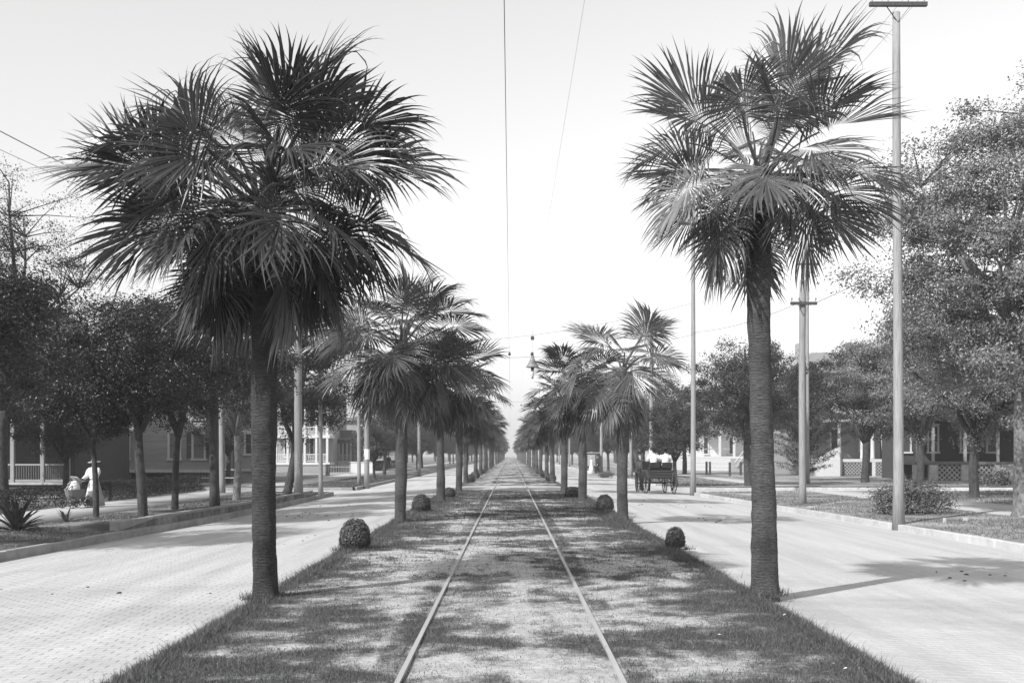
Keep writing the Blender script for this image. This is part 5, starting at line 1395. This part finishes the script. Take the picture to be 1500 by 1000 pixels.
# standing couple by the box wagon
cp_ = G(875.5, 694.5, -0.1)
m2 = empty('person', cp_, math.radians(100)); tag(m2, 'man in dark suit standing by the far pole and box wagon', 'person')
body(m2, 1.75, {'elL': (-0.26, -0.03, 1.12), 'wrL': (-0.25, 0.08, 0.9), 'elR': (0.26, -0.03, 1.12), 'wrR': (0.25, 0.08, 0.9), 'knL': (-0.1, 0.14, 0.52), 'anL': (-0.1, 0.1, 0.09), 'knR': (0.1, 0, 0.5), 'anR': (0.1, -0.1, 0.09)}, M['skin'], female=False)
suit(m2, 1.75)
wp = cp_ + Vector((-0.55, 0.2, 0))
w2 = empty('person', wp, math.radians(-80)); tag(w2, 'person in long white dress standing by the far box wagon', 'person')
body(w2, 1.6, {'elL': (-0.24, 0.05, 1.05), 'wrL': (-0.18, 0.24, 1.0), 'elR': (0.24, 0.05, 1.05), 'wrR': (0.18, 0.24, 1.0), 'knL': (-0.09, 0.05, 0.46), 'anL': (-0.09, 0.0, 0.09), 'knR': (0.09, 0.02, 0.46), 'anR': (0.09, 0, 0.09)}, M['skin'])
MB().loft([(0, 0, 0.03, 0.33, 0.33), (0, 0, 0.65, 0.22, 0.2), (0, 0, 0.98, 0.13, 0.11), (0, 0, 1.2, 0.18, 0.14), (0, 0, 1.32, 0.17, 0.1), (0, 0, 1.38, 0.06, 0.06)], 16).build('dress', M['cloth_white'], w2, True)
hat(w2, 0, 0, 1.52, 0.2, 0.1, 0.08, M['straw'])
# box wagon
wl = Vector((XP(863, 99), 99, -0.2))
wag = empty('box_wagon', wl, math.radians(4)); tag(wag, 'closed grey box wagon standing at the far kerb', 'wagon')
MB().box(-0.75, 0.75, -1.4, 1.4, 0.75, 2.05).build('box_body', M['shutter'], wag, bevel=0.03)
MB().box(-0.82, 0.82, -1.5, 1.6, 2.05, 2.12).build('roof', M['concrete'], wag, bevel=0.02)
MB().box(-0.35, 0.35, -1.42, -1.39, 0.85, 1.9).build('rear_door', M['grey_wall'], wag)
for x in (-0.78, 0.78):
    wheel(wag, (x, -0.95, 0.5), 0.5, M['wood_dark'], 10, 0.03); wheel(wag, (x, 0.95, 0.42), 0.42, M['wood_dark'], 10, 0.03)
m = MB(); m.bar((-0.78, -0.95, 0.5), (0.78, -0.95, 0.5), 0.06); m.bar((-0.78, 0.95, 0.42), (0.78, 0.95, 0.42), 0.06); m.box(-0.5, 0.5, -1.3, 1.3, 0.62, 0.75); m.build('undercarriage', M['iron'], wag)

# horse-drawn carriage
CP = G(966.5, 723.5, -0.24)
CH = math.radians(6)                       # heading: away from the camera, a little towards the track
car = empty('horse_carriage', CP, CH); tag(car, 'open black horse carriage with spoked wheels rolling away on the road', 'carriage')
hw = 0.70
for x in (-hw, hw):
    wheel(car, (x, 0.0, 0.58), 0.56, M['wood_dark'], 14, 0.024, rot=0.0)
    wheel(car, (x, 1.75, 0.5), 0.48, M['wood_dark'], 12, 0.022, rot=0.0)
m = MB(); m.bar((-hw, 0, 0.58), (hw, 0, 0.58), 0.05); m.build('rear_axle', M['iron'], car)
m = MB(); m.bar((-hw, 1.75, 0.5), (hw, 1.75, 0.5), 0.05); m.build('front_axle', M['iron'], car)
m = MB()
for x in (-0.5, 0.5):
    for y in (0.0, 1.75):
        m.tube([(x, y - 0.4, 0.68), (x, y, 0.58 if y == 0 else 0.54), (x, y + 0.4, 0.68)], 0.018, 5); m.tube([(x, y - 0.4, 0.68), (x, y, 0.78), (x, y + 0.4, 0.68)], 0.018, 5)
m.build('leaf_spring', M['iron'], car)
m = MB(); m.bar((0, 0, 0.6), (0, 1.75, 0.55), 0.05); m.build('reach_bar', M['iron'], car)
m = MB(); m.prism([(-0.52, 0.78), (0.52, 0.78), (0.58, 1.18), (-0.58, 1.18)], -0.35, 1.5); bd = m.build('body', M['black'], car, bevel=0.02)
for k, z in enumerate((0.84, 0.97, 1.10)):
    MB().box(-0.5 - 0.02 * k, 0.5 + 0.02 * k, -0.385, -0.353, z, z + 0.07).build('rear_panel_moulding', M['wood_dark'], bd)
MB().box(-0.56, 0.56, -0.2, 0.35, 1.181, 1.3).build('seat_cushion', M['black'], car, bevel=0.03)
for x in (-0.3, 0.3):
    m = MB(); m.box(x - 0.25, x + 0.25, -0.3, -0.21, 1.26, 1.56); m.build('seat_back', M['black'], car, bevel=0.03)
m = MB()
for x in (-0.58, 0.58): m.tube([(x, -0.25, 1.2), (x, -0.28, 1.55), (x, 0.1, 1.5), (x, 0.3, 1.2)], 0.018, 6)
m.build('arm_rail', M['iron'], car)
m = MB(); m.quad((-0.5, 1.5, 1.15), (0.5, 1.5, 1.15), (0.5, 1.7, 1.6), (-0.5, 1.7, 1.6)); m.build('dashboard', M['black'], car)
m = MB(); m.bar((-0.28, -0.45, 0.45), (0.28, -0.45, 0.45), 0.06, 0.02); m.bar((-0.28, -0.45, 0.45), (-0.28, -0.3, 0.8), 0.02); m.bar((0.28, -0.45, 0.45), (0.28, -0.3, 0.8), 0.02); m.build('step', M['iron'], car)
m = MB()
for x in (-0.42, 0.42): m.tube([(x, 1.8, 0.62), (x, 2.4, 0.95), (x * 0.95, 3.4, 1.1), (x * 0.8, 4.2, 1.15)], 0.024, 6)
m.build('shaft', M['wood_dark'], car)
for k, (x, lab, hm, cl) in enumerate(((-0.29, 'carriage passenger in white with small dark hat', 'cloth_dark', 'cloth_white'), (0.3, 'carriage passenger in white with wide dark hat', 'cloth_dark', 'cloth_white'))):
    R_ = Matrix.Rotation(CH, 4, 'Z'); pp = CP + R_ @ Vector((x, 0.08, 0.0))
    o = empty('person', pp + Vector((0, 0, 0.97)), CH); tag(o, lab, 'person')
    body(o, 1.66, {'elL': (-0.26, 0.12, 0.68), 'wrL': (-0.14, 0.36, 0.64), 'elR': (0.26, 0.12, 0.68), 'wrR': (0.14, 0.36, 0.64), 'knL': (-0.11, 0.42, 0.5), 'anL': (-0.11, 0.5, 0.08), 'knR': (0.11, 0.42, 0.5), 'anR': (0.11, 0.5, 0.08)}, M['skin'], sit=True, female=(k == 1))
    m = MB(); m.loft([(0, 0.02, 0.42, 0.21, 0.2), (0, 0, 0.6, 0.16, 0.14), (0, 0, 0.82, 0.21, 0.16), (0, 0, 0.93, 0.19, 0.11), (0, 0, 1.0, 0.06, 0.06)], 16)
    for s_ in (-1, 1): m.tube([(s_ * 0.17, 0, 0.92), (s_ * 0.25, 0.05, 0.78), (s_ * 0.26, 0.12, 0.68), (s_ * 0.15, 0.34, 0.64)], [0.09, 0.1, 0.08, 0.045], 8)
    m.build('blouse', M[cl], o, True)
    m = MB(); m.loft([(0, 0.5, 0.04, 0.2, 0.16), (0, 0.42, 0.35, 0.2, 0.18), (0, 0.25, 0.53, 0.2, 0.3), (0, 0.15, 0.6, 0.15, 0.18)], 14); m.build('skirt' if k else 'trousers', M['cloth_dark'], o, True)
    m = MB(); m.loft([(0, -0.03, 1.09, 0.06, 0.05), (0, -0.03, 1.16, 0.095, 0.09), (0, -0.02, 1.24, 0.09, 0.09), (0, 0, 1.29, 0.05, 0.05)], 12); m.build('hair', M['cloth_dark'], o, True)
    hat(o, 0, 0, 1.235, 0.17 if k == 0 else 0.27, 0.1, 0.1, M[hm], -0.05)
R_ = Matrix.Rotation(CH, 4, 'Z')
hp = CP + R_ @ Vector((-0.12, 3.3, 0))
horse = empty('horse', hp, CH + math.radians(4)); tag(horse, 'dark horse harnessed to the open carriage, ears up', 'horse')
j = {'rump': (0, -0.62, 1.32, 0.27), 'croup': (0, -0.35, 1.36, 0.29), 'barrel': (0, 0.05, 1.24, 0.32), 'chest': (0, 0.5, 1.25, 0.31), 'wither': (0, 0.62, 1.42, 0.22), 'neck1': (0, 0.85, 1.62, 0.17), 'neck2': (0, 1.05, 1.88, 0.13),
     'poll': (0, 1.15, 2.05, 0.11), 'cheek': (0, 1.32, 1.92, 0.11), 'muzzle': (0, 1.5, 1.68, 0.07), 'nose': (0, 1.55, 1.6, 0.055), 'dock': (0, -0.9, 1.34, 0.06), 'tail1': (0, -0.98, 1.05, 0.07), 'tail2': (0, -0.97, 0.62, 0.05)}
e = [('rump', 'croup'), ('croup', 'barrel'), ('barrel', 'chest'), ('chest', 'wither'), ('wither', 'neck1'), ('neck1', 'neck2'), ('neck2', 'poll'), ('poll', 'cheek'), ('cheek', 'muzzle'), ('muzzle', 'nose'), ('rump', 'dock'), ('dock', 'tail1'), ('tail1', 'tail2')]
for s_, k, ph in ((-1, 'L', 0.12), (1, 'R', -0.12)):
    j['ear' + k] = (s_ * 0.09, 1.12, 2.14, 0.03); j['eart' + k] = (s_ * 0.12, 1.13, 2.26, 0.012); e += [('poll', 'ear' + k), ('ear' + k, 'eart' + k)]
    j['st' + k] = (s_ * 0.16, -0.5 + 0.08, 0.98, 0.15); j['hk' + k] = (s_ * 0.15, -0.78 + ph, 0.56, 0.065); j['hf' + k] = (s_ * 0.15, -0.72 + ph, 0.2, 0.045); j['hh' + k] = (s_ * 0.15, -0.66 + ph, 0.05, 0.06)
    e += [('rump', 'st' + k), ('st' + k, 'hk' + k), ('hk' + k, 'hf' + k), ('hf' + k, 'hh' + k)]
    j['fa' + k] = (s_ * 0.15, 0.52, 0.9, 0.11); j['fk' + k] = (s_ * 0.14, 0.5 - ph, 0.5, 0.06); j['ff' + k] = (s_ * 0.14, 0.48 - ph, 0.18, 0.042); j['fh' + k] = (s_ * 0.14, 0.52 - ph, 0.05, 0.058)
    e += [('chest', 'fa' + k), ('fa' + k, 'fk' + k), ('fk' + k, 'ff' + k), ('ff' + k, 'fh' + k)]
skinned('body', j, e, M['horse'], horse, 2, 'barrel')
m = MB(); m.tube([(0, 0.62, 1.72), (-0.22, 0.62, 1.5), (-0.2, 0.72, 1.15), (0, 0.78, 1.0), (0.2, 0.72, 1.15), (0.22, 0.62, 1.5), (0, 0.62, 1.72)], 0.045, 8); m.build('collar', M['black'], horse, True)
m = MB(); m.tube([(-0.33, 0.2, 1.25), (-0.22, 0.2, 1.5), (0, 0.2, 1.59), (0.22, 0.2, 1.5), (0.33, 0.2, 1.25)], 0.022, 6); m.tube([(-0.3, -0.5, 1.15), (0, -0.95, 1.2), (0.3, -0.5, 1.15)], 0.02, 6); m.build('harness', M['black'], horse, True)

# clods and droppings on the brick road
rngd = random.Random(9); m = MB()
def clod(m, x, y, r):
    z = road_z(x, y) + 0.004; n = 7
    rr = [rngd.uniform(0.7, 1.3) * r for _ in range(n)]
    base = len(m.v)
    for k in range(n): a = 2 * math.pi * k / n; m.v.append((x + rr[k] * math.cos(a), y + rr[k] * math.sin(a), z))
    for k in range(n): a = 2 * math.pi * k / n; m.v.append((x + 0.5 * rr[k] * math.cos(a), y + 0.5 * rr[k] * math.sin(a), z + 0.5 * r))
    for k in range(n): q = (k + 1) % n; m.f.append((base + k, base + q, base + n + q, base + n + k))
    m.f.append(tuple(base + n + k for k in range(n)))
for cx, cy, n, sp in ((452, 756, 22, 26), (480, 742, 10, 18), (1040, 764, 12, 16), (1430, 842, 10, 40), (1000, 742, 8, 20), (160, 870, 5, 90), (880, 727, 5, 12), (420, 790, 8, 40), (960, 738, 8, 30)):
    for i in range(n):
        p = G(cx + rngd.gauss(0, sp), cy + rngd.gauss(0, sp * 0.16), -0.2)
        if 3.3 < abs(p.x) < 8.3: clod(m, p.x, p.y, rngd.uniform(0.012, 0.042))
tag(m.build('road_clods', M['manure']), 'scattered dark clods and droppings on the brick road', 'debris', None, 'stuff')
m = MB()
for px, py in ((1220, 978), (1150, 905), (1055, 935), (1240, 985)):
    p = G(px, py, 0.0); n0 = len(m.v); a = rngd.uniform(0, 3); r = rngd.uniform(0.012, 0.028)
    for k in range(4): t = a + k * 1.57; m.v.append((p.x + r * (1 + 0.4 * (k % 2)) * math.cos(t), p.y + r * math.sin(t), 0.03 + rngd.uniform(0, 0.02)))
    m.f.append((n0, n0 + 1, n0 + 2, n0 + 3))
tag(m.build('paper_scraps', M['paper']), 'small white paper scraps lying in the median grass', 'litter', None, 'stuff')

rngt = np.random.default_rng(88); TP = []
for px, py, r, n in ((390, 875, 0.17, 420), (1118, 869, 0.16, 420), (587, 764, 0.16, 260), (912.5, 762, 0.16, 260), (520, 804, 0.27, 420), (989, 803, 0.18, 300), (886, 748, 0.25, 260), (617, 749, 0.25, 260), (645, 734, 0.16, 160), (853, 733, 0.16, 160)):
    c = G(px, py); a = rngt.uniform(0, 6.283, n); rr = r + np.abs(rngt.normal(0, 0.07, n))
    TP.append(np.stack([c.x + rr * np.cos(a), c.y + rr * np.sin(a), np.full(n, -0.01)], 1))
a = rngt.uniform(7, 46, 5200); e = np.sign(rngt.uniform(-1, 1, 5200)) * (2.98 + np.abs(rngt.normal(0, 0.09, 5200)) - 0.04)
TP.append(np.stack([e, a, -0.05 - 0.03 * (np.abs(e) > 3.02)], 1))
TP = np.concatenate(TP); keep = np.array([fbm(p[0], p[1], 1.1, 2) > -0.12 for p in TP]); TP = TP[keep]
tag(blades('grass_tufts', TP, rngt.uniform(0.05, 0.13, len(TP)), rngt.uniform(0.006, 0.014, len(TP)), M['blade'], 89), 'longer grass tufts round the palm feet and along the median edges', 'grass')

# ------------------------------------------------------------------ haze
hz = MB().box(-425, 425, Y0 - 6, Y1 + 5, -1.6, 15.5)
hm, t = new_mat('haze_air')
pv = N(t, 'ShaderNodeVolumePrincipled'); pv.inputs['Color'].default_value = (0.95, 0.95, 0.95, 1); pv.inputs['Density'].default_value = 0.0006; pv.inputs['Anisotropy'].default_value = 0.2
o_ = N(t, 'ShaderNodeOutputMaterial'); t.links.new(pv.outputs[0], o_.inputs['Volume'])
tag(hz.build('haze', hm), kind='stuff')
